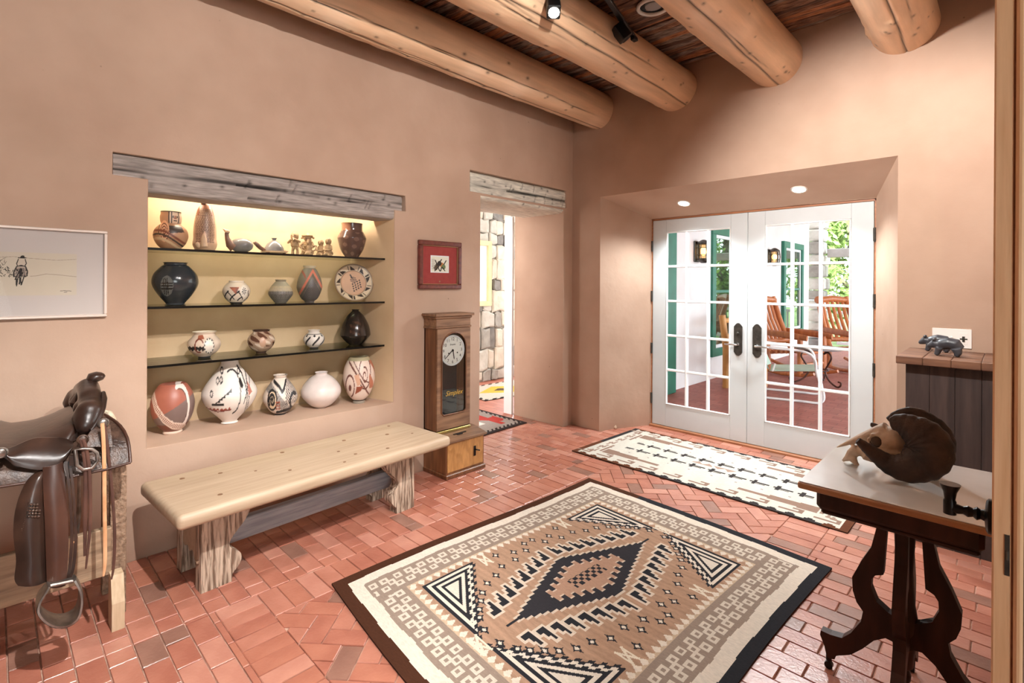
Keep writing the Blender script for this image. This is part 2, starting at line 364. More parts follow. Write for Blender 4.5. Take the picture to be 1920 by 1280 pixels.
# ---- vigas (peeled log beams)
def viga(xc, r, seed, label, tilt=0.0):
    g = np.random.default_rng(seed); n, k = 160, 330
    y0, y1 = -1.4, YB + 0.03; Y = np.concatenate([np.linspace(y0, 0.8, 20, endpoint=False), np.linspace(0.8, y1, k - 20)]); TH = np.linspace(0, 2 * PI, n, endpoint=False)
    yy, th = np.meshgrid(Y, TH, indexing='ij')
    R = r * (1 + 0.025 * np.sin(yy * 1.7 + seed) + 0.015 * np.sin(3 * th + yy * 2.3 + seed) + 0.012 * np.sin(2 * th - yy * 5 + seed * 2)) * (1 - 0.02 * (yy - y0) / 5)
    base = np.array(lin((214, 178, 144))); c = np.ones((k, n, 3)) * base
    streak = 0.5 + 0.5 * np.sin(th * 9 + 3 * np.sin(yy * 0.9 + seed)); c *= (0.93 + 0.12 * streak)[..., None]
    pale = np.exp(-((np.sin(yy * 4.2 + seed) - 0.6) / 0.35) ** 2) * (0.5 + 0.5 * np.cos(th * 2 + seed)); c += pale[..., None] * np.array((0.10, 0.11, 0.10))
    # drying cracks and knots (the log's own marks)
    for q in range(6):
        a0 = g.uniform(4.7, 5.5) if q == 0 else g.uniform(3.6, 6.1); ya, yb = (y0, y1) if q == 0 else sorted(g.uniform(0.8, 4.1, 2)); w = 0.034 if q == 0 else 0.020
        ac = a0 + 0.10 * np.sin(yy * 1.3 + g.uniform(0, 6)) + 0.02 * np.sin(yy * 9 + q)
        m = np.exp(-((th - ac) / w) ** 2) * np.clip((yy - ya) * 3, 0, 1) * np.clip((yb - yy) * 3, 0, 1) if q else np.exp(-((th - ac) / w) ** 2); R -= 0.007 * m; c *= (1 - 0.9 * m)[..., None]
    for q in range(46):
        ky, ka, s = g.uniform(0.5, 4.1), g.uniform(3.2, 6.2), g.uniform(0.005, 0.011)
        d2 = ((yy - ky) / (s * 1.5)) ** 2 + ((th - ka) * r / s) ** 2; c *= (1 - 0.8 * np.exp(-d2))[..., None]; R += 0.006 * np.exp(-d2 / 12) - 0.004 * np.exp(-d2)
    X = xc + R * np.cos(th); Z = 3.085 + R * np.sin(th) + tilt * (yy - y1)
    P = np.stack([X, yy, Z], -1).reshape(-1, 3); mb = MB(); mb.v = [tuple(p) for p in P]
    for i in range(k - 1):
        for j in range(n): mb.f.append((i * n + j, i * n + (j + 1) % n, (i + 1) * n + (j + 1) % n, (i + 1) * n + j)); mb.m.append(0)
    o = mb.build('viga_beam', 'viga_wood', None, smooth=60); paint_points(o, c.reshape(-1, 3)); return tag(o, label, 'beam', 'peeled log ceiling beams')
viga(VX[0], 0.172, 3, 'peeled log ceiling beam closest to the plaster wall with the pottery niche')
viga(VX[1], 0.188, 5, 'peeled log ceiling beam behind the lit spotlight, second from the niche wall')
viga(VX[2], 0.186, 8, 'peeled log ceiling beam over the door recess, third from the niche wall')
viga(VX[3], 0.182, 12, 'rightmost peeled log ceiling beam, above the carved bears')

# ---- weathered lintels
def timber(name, x0, x1, y0, y1, z0, z1, seed, label, tint, ncr=4, droop=0.0, round_end=False):
    g = np.random.default_rng(seed); k = 220; prof = []
    hz, hx = (z1 - z0) / 2, (x1 - x0) / 2; n = 56
    Y = np.linspace(y0, y1, k); S = np.linspace(0, 2 * PI, n, endpoint=False)
    yy, s = np.meshgrid(Y, S, indexing='ij'); p = 9.0
    cx, cz = np.cos(s), np.sin(s); rr = (np.abs(cx) ** p + np.abs(cz) ** p) ** (-1 / p)
    wob = 1 + 0.012 * np.sin(yy * 6 + seed + 2 * cz) + 0.01 * np.sin(yy * 17 + seed * 3)
    X = (x0 + x1) / 2 + hx * rr * cx; Z = (z0 + z1) / 2 + hz * rr * cz * wob + droop * np.sin((yy - y0) / (y1 - y0) * PI)
    if round_end: Z = np.where(cz < -0.3, Z + 0.09 * np.clip((yy - (y1 - 0.22)) / 0.22, 0, 1) ** 2, Z)
    c = np.ones((k, n, 3)) * np.array(lin(tint)); ridge = 0
    for q in range(26): a = g.uniform(-1, 1); ridge = ridge + np.exp(-((cz * rr - a - 0.04 * np.sin(yy * g.uniform(2, 6) + q)) / 0.03) ** 2) * g.uniform(-.16, .12)
    c *= np.clip(1 + ridge, 0.4, 1.5)[..., None]
    for q in range(ncr):
        a = g.uniform(-.75, .75); ya, yb = (y0, y1) if q < 2 else sorted(g.uniform(y0, y1, 2)); ac = a + 0.10 * np.sin(yy * 2.1 + q * 2) + 0.015 * np.sin(yy * 13)
        m = np.exp(-((cz * rr - ac) / 0.04) ** 2) * ((yy >= ya) & (yy <= yb)) * (cx > 0); X -= 0.010 * m; c *= (1 - 0.85 * m)[..., None]
    for q in range(16):
        ky, ka = g.uniform(y0, y1), g.uniform(-.8, .8); d2 = ((yy - ky) / 0.012) ** 2 + ((cz * rr - ka) * hz / 0.008) ** 2; m = np.exp(-d2) * (cx > 0); c *= (1 - 0.8 * m)[..., None]
    for q in range(8):  # adze cuts
        ky = g.uniform(y0, y1); ka = g.uniform(-.6, .9); m = np.exp(-((yy - ky - 0.05 * cz) / 0.006) ** 2) * (np.abs(cz * rr - ka) < 0.3) * (cx > 0); X -= 0.006 * m; c *= (1 - 0.45 * m)[..., None]
    P = np.stack([X, yy, Z], -1).reshape(-1, 3); mb = MB(); mb.v = [tuple(q) for q in P]
    for i in range(k - 1):
        for j in range(n): mb.f.append((i * n + j, (i + 1) * n + j, (i + 1) * n + (j + 1) % n, i * n + (j + 1) % n)); mb.m.append(0)
    mb.f += [tuple(range(n)), tuple(range((k - 1) * n + n - 1, (k - 1) * n - 1, -1))]; mb.m += [0, 0]
    o = mb.build(name, 'grey_timber', None, smooth=50); paint_points(o, c.reshape(-1, 3)); return tag(o, label, 'lintel')
timber('timber_lintel', XL - 0.21, XL - 0.006, 0.414, 2.085, 1.868, 2.046, 4, 'weathered grey timber lintel over the lit pottery niche', (158, 148, 142))
timber('timber_lintel', XL - 0.60, XL - 0.004, 2.736, 3.985, 2.115, 2.342, 9, 'rough-hewn pale grey timber lintel over the doorway beside the clock', (206, 203, 190), ncr=3)

# ---- brick floor
floor = tag(MB().box(-5.9, 3.3, -1.6, 7.6, -0.25, -0.007).build('floor', 'mortar'), 'red brick paver floor of the entry hall', 'floor', kind='structure')
BL, BW, J = 0.172, 0.086, 0.0045
def clip(poly, x0, x1, y0, y1):
    for ax, val, sg in ((0, x0, 1), (0, x1, -1), (1, y0, 1), (1, y1, -1)):
        out = []
        for i in range(len(poly)):
            a, b = poly[i - 1], poly[i]; da, db = sg * (a[ax] - val), sg * (b[ax] - val)
            if (da >= 0) != (db >= 0): t = da / (da - db); out.append((a[0] + (b[0] - a[0]) * t, a[1] + (b[1] - a[1]) * t))
            if db >= 0: out.append(b)
        poly = out
        if not poly: return []
    return poly
def area(p): return 0.5 * abs(sum(p[i - 1][0] * p[i][1] - p[i][0] * p[i - 1][1] for i in range(len(p))))
bricks = []   # (polygon, plain?, centre, angle)
def put(cx, cy, ang, l, w, rect):
    c, s = math.cos(ang), math.sin(ang); h, k = l / 2 - J / 2, w / 2 - J / 2
    q = [(cx + a * c - b * s, cy + a * s + b * c) for a, b in ((-h, -k), (h, -k), (h, k), (-h, k))]
    r = clip(q, *rect)
    if len(r) >= 3 and area(r) > 0.0006: bricks.append((r, abs(area(r) - area(q)) < 1e-7 and l == BL and w == BW, (cx, cy), ang))
def running(x0, x1, y0, y1, off=0.0, rnd=True):
    j = 0; y = y0
    while y < y1:
        sh = (BL / 2 if j % 2 else 0) + off + (random.uniform(-.02, .02) if rnd else 0); x = x0 - BL + sh
        while x < x1: put(x + BL / 2, y + BW / 2, 0, BL, BW, (x0, x1, y0, y1)); x += BL
        y += BW; j += 1
HX0, HX1, HY0, HY1 = -2.215, -0.957, 0.842, 3.42
running(XL + 0.002, -2.43, -0.3, YB, 0.05); running(-2.43, 0.022, -0.3, HY0 - BL)
for i in range(40):
    x = -2.43 + i * BW
    if x < 0.0: put(x + BW / 2, HY0 - BL / 2, PI / 2, BL, BW, (-2.43, 0.022, HY0 - BL, HY0))
for i in range(31):
    put(-2.322, HY0 + (i + .5) * BW, 0, 0.214, BW, (-2.43, HX0, HY0, HY1)); put(-0.851, HY0 + (i + .5) * BW, 0, 0.211, BW, (HX1, -0.745, HY0, HY1))
running(-0.745, 0.022, HY0, YB, 0.04); running(-2.43, -0.745, HY1, YB, 0.02)
running(-2.80, -0.55, YB, YD - 0.02); running(-3.86, XL + 0.002, 2.86, 3.95)
a = math.radians(41); ca, sa = math.cos(a), math.sin(a)
for i in range(-26, 27):           # herringbone field
    for j in range(-14, 15):
        for kind in (0, 1):
            p, q = i * BW + j * 2 * BW, i * BW - j * 2 * BW
            if kind == 0: lx, ly, an = p + BL / 2, q + BW / 2, a
            else: lx, ly, an = p + BW / 2, q + BW + BL / 2, a + PI / 2
            X, Y = -1.59 + lx * ca - ly * sa, 2.1 + lx * sa + ly * ca
            if HX0 - .2 < X < HX1 + .2 and HY0 - .2 < Y < HY1 + .2: put(X, Y, an, BL, BW, (HX0, HX1, HY0, HY1))
RUGS = [(-2.2, -0.7, 1.1, 2.95), (-2.58, -0.70, 3.46, 4.36)]
def brick_mb(poly, ztop=0.0, ch=0.0025, mi=0, mb=None):
    mb = mb or MB(); n = len(poly); cx = sum(p[0] for p in poly) / n; cy = sum(p[1] for p in poly) / n
    def ins(p): d = math.hypot(p[0] - cx, p[1] - cy) or 1; f = 1 - ch * 1.3 / d; return (cx + (p[0] - cx) * f, cy + (p[1] - cy) * f)
    vs = [(p[0], p[1], -0.02) for p in poly] + [(p[0], p[1], ztop - ch) for p in poly] + [ins(p) + (ztop,) for p in poly]
    fs = [tuple(2 * n + i for i in range(n))]
    for i in range(n): k = (i + 1) % n; fs += [(i, k, n + k, n + i), (n + i, n + k, 2 * n + k, 2 * n + i)]
    return mb.add(vs, fs, mi)
hb, kb = BL / 2 - J / 2, BW / 2 - J / 2
bmesh_shared = [brick_mb([(-hb, -kb), (hb, -kb), (hb, kb), (-hb, kb)]).mesh('brick', 'brick%d' % m) for m in range(5)]
def inview(c):
    if depth(c) < 0.5: return False
    u, v = project((c[0], c[1], 0)); return -30 < u < 1870 and v < 1320
vis = [b for b in bricks if inview(b[2]) and not any(r[0] < b[2][0] < r[1] and r[2] < b[2][1] < r[3] for r in RUGS)]
vis.sort(key=lambda b: depth(b[2])); singles = set(id(b) for b in vis[:298])
FO = floor.location; rest = MB()
for b in bricks:
    mi = random.choices(range(5), (5, 4, 3, 1.6, 3))[0]; dz = random.uniform(-.0012, .0012)
    if id(b) in singles:
        if b[1]:
            o = link_mesh('brick', bmesh_shared[mi], floor); o.location = Vector((b[2][0], b[2][1], dz)) - FO; o.rotation_euler = (random.uniform(-.004, .004), random.uniform(-.004, .004), b[3])
        else: brick_mb(b[0], dz).build('brick', 'brick%d' % mi, floor)
    else: brick_mb(b[0], dz, mi=mi, mb=rest)
ro = rest.build('brick_paving', ['brick%d' % m for m in range(5)], floor); ro['kind'] = 'stuff'

# ---- french doors
def leaf(name, x0, x1, label, hinge):
    d = empty(name, ((x0 + x1) / 2, YD, 0.02), label, 'door', kind='structure'); y0, y1 = YD, YD + 0.045; z0, z1 = 0.022, 2.052
    st = 0.146; gx0, gx1, gz0, gz1 = x0 + st, x1 - st, 0.237, 1.931
    g = 0.0015
    MB().box(x0 + g, gx0, y0, y1, z0, z1, ch=0.003).build('stile', 'white_paint', d); MB().box(gx1, x1 - g, y0, y1, z0, z1, ch=0.003).build('stile', 'white_paint', d)
    MB().box(gx0, gx1, y0, y1, gz1, z1, ch=0.002).build('rail', 'white_paint', d); MB().box(gx0, gx1, y0, y1, z0, gz0, ch=0.002).build('rail', 'white_paint', d)
    bead = MB()
    for a in (gx0, gx1 - 0.012): bead.box(a, a + 0.012, y0 - 0.005, y0 + 0.02, gz0, gz1, ch=0.004)
    for a in (gz0, gz1 - 0.012): bead.box(gx0, gx1, y0 - 0.005, y0 + 0.02, a, a + 0.012, ch=0.004)
    bead.build('glazing_bead', 'bright_white', d)
    for i in (1, 2): a = gx0 + (gx1 - gx0) * i / 3; MB().box(a - 0.011, a + 0.011, y0 - 0.003, y1 - 0.004, gz0, gz1, ch=0.005).build('muntin', 'bright_white', d)
    for i in range(1, 5): a = gz0 + (gz1 - gz0) * i / 5; MB().box(gx0, gx1, y0 - 0.002, y1 - 0.005, a - 0.011, a + 0.011, ch=0.005).build('muntin', 'bright_white', d)
    for i in range(3):
        for j in range(5):
            a, b = gx0 + (gx1 - gx0) * i / 3, gx0 + (gx1 - gx0) * (i + 1) / 3; c, e = gz0 + (gz1 - gz0) * j / 5, gz0 + (gz1 - gz0) * (j + 1) / 5
            MB().add([(a, y0 + 0.02, c), (b, y0 + 0.02, c), (b, y0 + 0.02, e), (a, y0 + 0.02, e)], [(0, 1, 2, 3)]).build('pane', 'pane_glass', d)
    hx = x0 - 0.004 if hinge < 0 else x1 + 0.004
    for z in (0.28, 0.78, 1.30, 1.80): MB().tube([(hx, y0 - 0.008, z - 0.05), (hx, y0 - 0.008, z + 0.05)], 0.009, 10).tube([(hx, y0 - 0.008, z - 0.058), (hx, y0 - 0.008, z - 0.05)], 0.006, 8).build('hinge', 'dark_bronze', d, smooth=40)
    # handle: tall shaped escutcheon and lever
    hc = (x1 - 0.075) if hinge < 0 else (x0 + 0.085); zc = 0.93; w, h = 0.036, 0.145
    pl = [(-w * .6, h), (w * .6, h), (w * .6, h * .9), (w, h * .8), (w, -h * .8), (w * .6, -h * .9), (w * .6, -h), (-w * .6, -h), (-w * .6, -h * .9), (-w, -h * .8), (-w, h * .8), (-w * .6, h * .9)]
    pl = [(-w, -h * .78), (-w * .55, -h * .93), (-w * .2, -h), (w * .2, -h), (w * .55, -h * .93), (w, -h * .78), (w, h * .78), (w * .55, h * .93), (w * .2, h), (-w * .2, h), (-w * .55, h * .93), (-w, h * .78)]
    e = MB().prism([(hc + p[0], y0 - 0.0005, zc + p[1]) for p in pl], (0, -0.009, 0)).build('escutcheon', 'dark_bronze', d)
    sg = -1 if hinge < 0 else 1
    lv = MB().lathe([(0.016, 0), (0.016, 0.006), (0.009, 0.012), (0.009, 0.045)], (hc, y0 - 0.008, zc - 0.045), 16, R=Matrix.Rotation(PI / 2, 3, 'X'))
    lv.tube([(hc, y0 - 0.05, zc - 0.045), (hc + sg * 0.04, y0 - 0.052, zc - 0.043), (hc + sg * 0.085, y0 - 0.047, zc - 0.048), (hc + sg * 0.105, y0 - 0.042, zc - 0.046)], [0.009, 0.008, 0.007, 0.006], 10)
    lv.build('lever', 'chrome', d, smooth=50)
    if hinge < 0: MB().lathe([(0.012, 0), (0.012, 0.006), (0.006, 0.010)], (hc, y0 - 0.009, zc + 0.055), 14, R=Matrix.Rotation(PI / 2, 3, 'X')).cbox((hc, y0 - 0.022, zc + 0.055), (0.006, 0.014, 0.022), ch=0.002).build('thumb_turn', 'dark_bronze', d)
    return d
dx0, dx1 = -2.571, -0.735; dm = (dx0 + dx1) / 2
leaf('door_1', dx0, dm, 'left white french door leaf with fifteen panes and a bronze handle plate', -1)
leaf('door_2', dm, dx1, 'right white french door leaf with fifteen panes, next to the dark cabinet', 1)
fr = empty('trim_1', (dm, YD, 0), 'thin brown frame and sill around the white french doors', 'door frame', kind='structure')
MB().box(dx0 - 0.014, dx0 - 0.002, YD + 0.002, YD + 0.08, 0, 2.07).build('jamb', 'sill_wood', fr); MB().box(dx1 + 0.002, dx1 + 0.014, YD + 0.002, YD + 0.08, 0, 2.07).build('jamb', 'sill_wood', fr)
MB().box(dx0 - 0.014, dx1 + 0.014, YD + 0.002, YD + 0.08, 2.055, 2.07).build('head', 'sill_wood', fr); MB().box(dx0 - 0.014, dx1 + 0.014, YD - 0.035, YD + 0.10, -0.01, 0.019, ch=0.004).build('sill', 'sill_wood', fr)

# ---- wooden door leaf at the right edge with its lever
mat('pale_wood', (214, 170, 128), (234, 194, 152), rough=0.45, scale=5, stretch=(14, 14, 0.8), contrast=(0.3, 0.7), bump=0.1)
dl = empty('door_3', (0, 1.40, 0), 'pale wooden door standing edge-on at the right with a black lever', 'door', kind='structure')
MB().box(-0.0245, 0.0035, 1.40, 2.2, 0.01, 2.6, ch=0.003).build('leaf_panel', 'pale_wood', dl); MB().box(0.0065, 0.0205, 1.394, 2.2, 0.01, 2.6, ch=0.005).build('leaf_panel', 'pale_wood', dl)
MB().box(0.0035, 0.0066, 1.405, 2.2, 0.01, 2.6).build('groove', 'sill_wood', dl)
MB().box(-0.006, 0.0015, 1.3985, 1.402, 0.84, 0.92).box(-0.004, 0.0, 1.395, 1.40, 0.87, 0.89, ch=0.002).build('latch_plate', 'dark_bronze', dl)
hz = 0.925; hy = 1.47
h = MB().lathe([(0.036, 0), (0.036, 0.006), (0.030, 0.010), (0.012, 0.012), (0.010, 0.018), (0.014, 0.024), (0.009, 0.030), (0.012, 0.038), (0.008, 0.046), (0.010, 0.054), (0.011, 0.068)], (-0.0248, hy, hz), 20, R=Matrix.Rotation(-PI / 2, 3, 'Y'))
h.lathe([(0.0115, -0.022), (0.0115, 0.006), (0.0095, 0.010), (0.012, 0.026), (0.018, 0.040), (0.019, 0.043)], (-0.0248 - 0.068, hy, hz + 0.008), 18)
h.build('lever', 'black_iron', dl, smooth=35)
# ---------------------------------------------------------------- niche: glass shelves, hidden light strip, pottery
mat('shelf_glass', (18, 26, 24), rough=0.06, spec=0.6)
M['shelf_glass'].node_tree.nodes['Principled BSDF'].inputs['Base Color'].default_value = (0.02, 0.03, 0.027, 1)
mat('shelf_edge', (8, 10, 10), rough=0.2)
m, nt, p, N, K = _mat('shelf_pane'); nt.nodes.remove(p)
t = N('ShaderNodeBsdfTransparent'); t.inputs[0].default_value = (0.80, 0.84, 0.78, 1); g = N('ShaderNodeBsdfGlossy'); g.inputs['Roughness'].default_value = 0.03; fr_ = N('ShaderNodeFresnel'); fr_.inputs['IOR'].default_value = 1.5
mx = N('ShaderNodeMixShader'); K(fr_.outputs[0], mx.inputs[0]); K(t.outputs[0], mx.inputs[1]); K(g.outputs[0], mx.inputs[2]); K(mx.outputs[0], nt.nodes['Material Output'].inputs['Surface'])
SHX0, SHX1 = -3.598, -3.252
SHZ = [1.592, 1.278, 0.964]
for z, lb in zip(SHZ, ('top', 'middle', 'bottom')):
    def ye(x, side): f = (XL - x) / (XL - NB); return (0.553 + f * 0.066) if side == 0 else (2.024 - f * 0.112)
    r = empty('glass_shelf', ((SHX0 + SHX1) / 2, 1.28, z - 0.012), {'top': 'uppermost dark-edged glass shelf, carrying the animal effigies and clay figures', 'middle': 'middle dark-edged glass shelf, carrying the painted dish and the big black jar', 'bottom': 'lowest dark-edged glass shelf, just above the large pots on the ledge'}[lb], 'shelf', 'glass shelves in the niche')
    xs = (SHX0, SHX1 - 0.004)
    MB().add(*hexa([(xs[0], ye(xs[0], 0), z - 0.012), (xs[1], ye(xs[1], 0), z - 0.012), (xs[1], ye(xs[1], 1), z - 0.012), (xs[0], ye(xs[0], 1), z - 0.012)], [(xs[0], ye(xs[0], 0), z), (xs[1], ye(xs[1], 0), z), (xs[1], ye(xs[1], 1), z), (xs[0], ye(xs[0], 1), z)])).build('glass_plate', 'shelf_pane', r)
    MB().box(SHX1 - 0.004, SHX1, ye(SHX1, 0), ye(SHX1, 1), z - 0.013, z).build('front_edge', 'shelf_edge', r)
emit('strip_glow', (1.0, 0.84, 0.56), 4.0)
st = empty('light_strip', (XL - 0.26, 1.28, 2.01), 'warm linear light tucked behind the niche lintel', 'light')
MB().box(XL - 0.28, XL - 0.235, 0.68, 1.88, 2.018, 2.034).build('housing', 'black_metal', st); MB().box(XL - 0.277, XL - 0.238, 0.69, 1.87, 2.012, 2.0175).build('diffuser', 'strip_glow', st)
NL = light('niche_strip_light', 'AREA', (XL - 0.257, 1.28, 2.008), (XL - 0.34, 1.28, 1.0), 8.5, (1.0, 0.90, 0.72), shape='RECTANGLE', size=0.03, size_y=1.2)
NL.rotation_euler = (0, math.radians(8), 0)

paintmat('pottery', rough=0.42, vary=0.06, spec=0.5, vscale=14); paintmat('pottery_gloss', rough=0.16, vary=0.06, spec=0.6, vscale=14); paintmat('pottery_soft', rough=0.55, vary=0.08, vscale=25)
def seg(U, V, a, b, w):
    dx, dy = b[0] - a[0], b[1] - a[1]; t = np.clip(((U - a[0]) * dx + (V - a[1]) * dy) / (dx * dx + dy * dy + 1e-12), 0, 1)
    return np.hypot(U - a[0] - t * dx, V - a[1] - t * dy) < w
def pline(U, V, pts, w):
    m = np.zeros(U.shape, bool)
    for a, b in zip(pts[:-1], pts[1:]): m |= seg(U, V, a, b, w)
    return m
def arc(U, V, c, r, a0, a1, w, n=18): return pline(U, V, [(c[0] + r * math.cos(t), c[1] + r * math.sin(t)) for t in np.linspace(a0, a1, n)], w)
def spiral(U, V, c, r0, r1, turns, w, a0=0): return pline(U, V, [(c[0] + (r0 + (r1 - r0) * t) * math.cos(a0 + turns * 2 * PI * t), c[1] + (r0 + (r1 - r0) * t) * math.sin(a0 + turns * 2 * PI * t)) for t in np.linspace(0, 1, int(26 * turns))], w)
def inpoly(U, V, P):
    m = np.zeros(U.shape, bool); n = len(P)
    for i in range(n):
        (x1, y1), (x2, y2) = P[i - 1], P[i]
        if y1 == y2: continue
        c = ((y1 > V) != (y2 > V)) & (U < (x2 - x1) * (V - y1) / (y2 - y1) + x1); m ^= c
    return m
def disc(U, V, c, r): return np.hypot(U - c[0], V - c[1]) < r
PX = -3.40
def pot(name, label, cat, u0, u1, vtop, zb, prof, paint, material='pottery', xp=PX, n=196, k=128, group=None, tilt=0.0, hgt=None):
    """thrown vessel: outline (radius, height) as fractions; paint(th,U,V) -> colours (U across the front -1..1, V height 0..1)"""
    uc = (u0 + u1) / 2; y = onx(uc, 600, xp).y; d = depth((xp, y)); r = (u1 - u0) / 2 / (F_PX / d)
    r = r / math.sqrt(1 + ((uc - 960) / F_PX) ** 2); zt = onx(uc, vtop, xp).z; h = hgt or (zt - zb)
    pr = crom(prof, k); R = np.clip(pr[:, 0], 0.001, None) * r; Z = pr[:, 1] * h
    c = Vector((0 - xp, 0 - y, 0)).normalized(); rg = Vector((-c.y, c.x, 0)); rg = Vector((-(-c.y), -c.x, 0)) if rg.dot(RT) < 0 else rg
    TH = np.linspace(-PI, PI, n, endpoint=False); th, zz = np.meshgrid(TH, Z, indexing='xy'); RR = np.repeat(R[:, None], n, 1)
    X = xp + RR * (np.cos(th) * c.x + np.sin(th) * rg.x); Y = y + RR * (np.cos(th) * c.y + np.sin(th) * rg.y); ZZ = zb + zz
    if tilt: X2 = X; Y = Y + (ZZ - zb) * tilt
    mb = MB(); mb.v = [tuple(p) for p in np.stack([X, Y, ZZ], -1).reshape(-1, 3)]
    for i in range(k - 1):
        for j in range(n): mb.f.append((i * n + j, i * n + (j + 1) % n, (i + 1) * n + (j + 1) % n, (i + 1) * n + j)); mb.m.append(0)
    # inside of the mouth
    b0 = len(mb.v); rim = (k - 1) * n
    for f, dz in ((0.86, -0.004), (0.80, -0.03), (0.02, -0.05)):
        mb.v += [(xp + R[-1] * f * (math.cos(t) * c.x + math.sin(t) * rg.x), y + R[-1] * f * (math.cos(t) * c.y + math.sin(t) * rg.y), zb + Z[-1] + dz) for t in TH]
    for q in range(3):
        a0 = rim if q == 0 else b0 + (q - 1) * n; a1 = b0 + q * n
        for j in range(n): mb.f.append((a0 + j, a0 + (j + 1) % n, a1 + (j + 1) % n, a1 + j)); mb.m.append(0)
    mb.f.append(tuple(range(n - 1, -1, -1))); mb.m.append(0)
    o = mb.build(name, material, None, smooth=60)
    V = pr[:, 1][:, None] * np.ones((1, n)); U = (RR / r) * np.sin(th)
    col = np.asarray(paint(th, U, V), float).reshape(-1, 3)
    inner = np.tile(np.array(lin((40, 32, 28))), (3 * n, 1)); inner[:n] = col[rim:rim + n]
    paint_points(o, np.vstack([col, inner])); tag(o, label, cat, group); o['_r'] = r
    del o['_r']
    return o, Vector((xp, y, zb)), r, h
def base(th, c): return np.ones(th.shape + (3,)) * np.array(lin(c))
def put_c(c, m, col): c[m] = lin(col); return c
WHT, BLK, RED, CRM, BRN = (226, 214, 202), (38, 34, 34), (150, 72, 50), (224, 200, 168), (110, 78, 60)
LEDGE = 0.5535
# --- ledge pots
def p_P(th, U, V):
    c = base(th, (120, 98, 92)); put_c(c, V > 0.55 + 0.25 * U, (158, 92, 74)); put_c(c, V < 0.22, (112, 62, 46))
    put_c(c, arc(U, V, (0.28, 0.56), 0.42, -2.4, 1.9, 0.045), (222, 206, 196)); put_c(c, arc(U, V, (0.28, 0.56), 0.36, -2.2, 1.7, 0.012), (90, 66, 58))
    band = pline(U, V, [(-0.9, 0.86), (-0.72, 0.58), (-0.4, 0.36), (0, 0.2), (0.5, 0.13)], 0.085); put_c(c, band, (220, 196, 180))
    key = band & (((np.floor(th * 16) + np.floor(V * 40)) % 2) < 1) & pline(U, V, [(-0.9, 0.86), (-0.72, 0.58), (-0.4, 0.36), (0, 0.2), (0.5, 0.13)], 0.05); put_c(c, key, (150, 104, 88)); put_c(c, V < 0.06, (214, 190, 172)); return c
pot('pottery_jar', 'round red and grey pot with a white key-pattern band, left end of the ledge', 'pot', 283, 367, 718, LEDGE, [(0.42, 0), (0.46, 0.03), (0.42, 0.06), (0.62, 0.14), (0.88, 0.32), (1.0, 0.55), (0.93, 0.76), (0.70, 0.94), (0.55, 1.0)], p_P)
def p_Q(th, U, V):
    c = base(th, (228, 216, 206)); K_ = BLK
    put_c(c, arc(U, V, (0.05, 0.52), 0.33, -1.4, 2.0, 0.014) | arc(U, V, (0.0, 0.5), 0.62, -0.9, 0.9, 0.013) | arc(U, V, (-0.3, 0.62), 1.0, -0.62, 0.35, 0.012), K_)
    for i in range(6): put_c(c, inpoly(U, V, [(-0.55 + i * 0.10, 0.36 + i * 0.035), (-0.43 + i * 0.10, 0.36 + i * 0.035), (-0.43 + i * 0.10, 0.42 + i * 0.035)]), K_)
    put_c(c, pline(U, V, [(-0.6, 0.36), (-0.2, 0.36)], 0.02), K_)
    for i in range(7): put_c(c, inpoly(U, V, [(-0.9 + i * 0.13, 0.27 - i * .004), (-0.74 + i * 0.13, 0.27), (-0.78 + i * 0.13, 0.31)]), (150, 62, 44))
    put_c(c, pline(U, V, [(-1.0, 0.31), (-0.4, 0.24), (0.05, 0.27)], 0.012), (120, 50, 40)); put_c(c, inpoly(U, V, [(0.62, 0.66), (0.80, 0.50), (0.66, 0.44)]), (176, 110, 92))
    for q in ((-0.42, 0.70), (-0.3, 0.71), (-0.28, 0.84), (0.3, 0.82), (-0.62, 0.52)): put_c(c, disc(U, V, q, 0.055) & ~disc(U, V, q, 0.03), K_)
    put_c(c, pline(U, V, [(0.25, 0.9), (0.42, 0.78), (0.55, 0.62), (0.6, 0.5), (0.5, 0.34)], 0.014) | pline(U, V, [(0.35, 0.7), (0.44, 0.6)], 0.03), K_); return c
pot('pottery_jar', 'large white pear-shaped pot with black and red curling lines on the ledge', 'pot', 379, 484, 660, LEDGE, [(0.27, 0), (0.31, 0.015), (0.27, 0.04), (0.45, 0.12), (0.82, 0.28), (1.0, 0.44), (0.93, 0.56), (0.62, 0.75), (0.38, 0.88), (0.31, 0.95), (0.33, 1.0)], p_Q, hgt=0.393)
def p_R(th, U, V):
    c = base(th, (218, 202, 188)); put_c(c, pline(U, V, [(-0.75, 0.8), (0.45, 0.1)], 0.15), (60, 54, 54)); d = (U * 0.5 + V * 0.86)
    put_c(c, pline(U, V, [(-0.75, 0.8), (0.45, 0.1)], 0.15) & (np.floor((U * 0.86 + V * 0.5) * 34) % 2 < 1), (196, 184, 174))
    put_c(c, disc(U, V, (-0.45, 0.42), 0.28), BLK); put_c(c, disc(U, V, (-0.45, 0.42), 0.22), CRM); put_c(c, spiral(U, V, (-0.45, 0.42), 0.03, 0.18, 1.6, 0.04), BLK)
    for i in range(3):
        for j in range(3): put_c(c, disc(U, V, (-0.22 + i * 0.09, 0.20 + j * 0.09), 0.035), (150, 78, 56))
    chk = (U > 0.3) & (V > 0.3) & ((np.floor(th * 14) + np.floor(V * 22)) % 2 < 1); put_c(c, chk, (70, 62, 60))
    put_c(c, arc(U, V, (0.75, 0.36), 0.2, 1, 5, 0.045) | pline(U, V, [(-.35, .86), (-.05, .74), (.1, .62), (.22, .7), (.3, .86)], 0.045) | (V < 0.05) | pline(U, V, [(-0.2, 0.1), (0.6, 0.16)], 0.04), BLK); return c
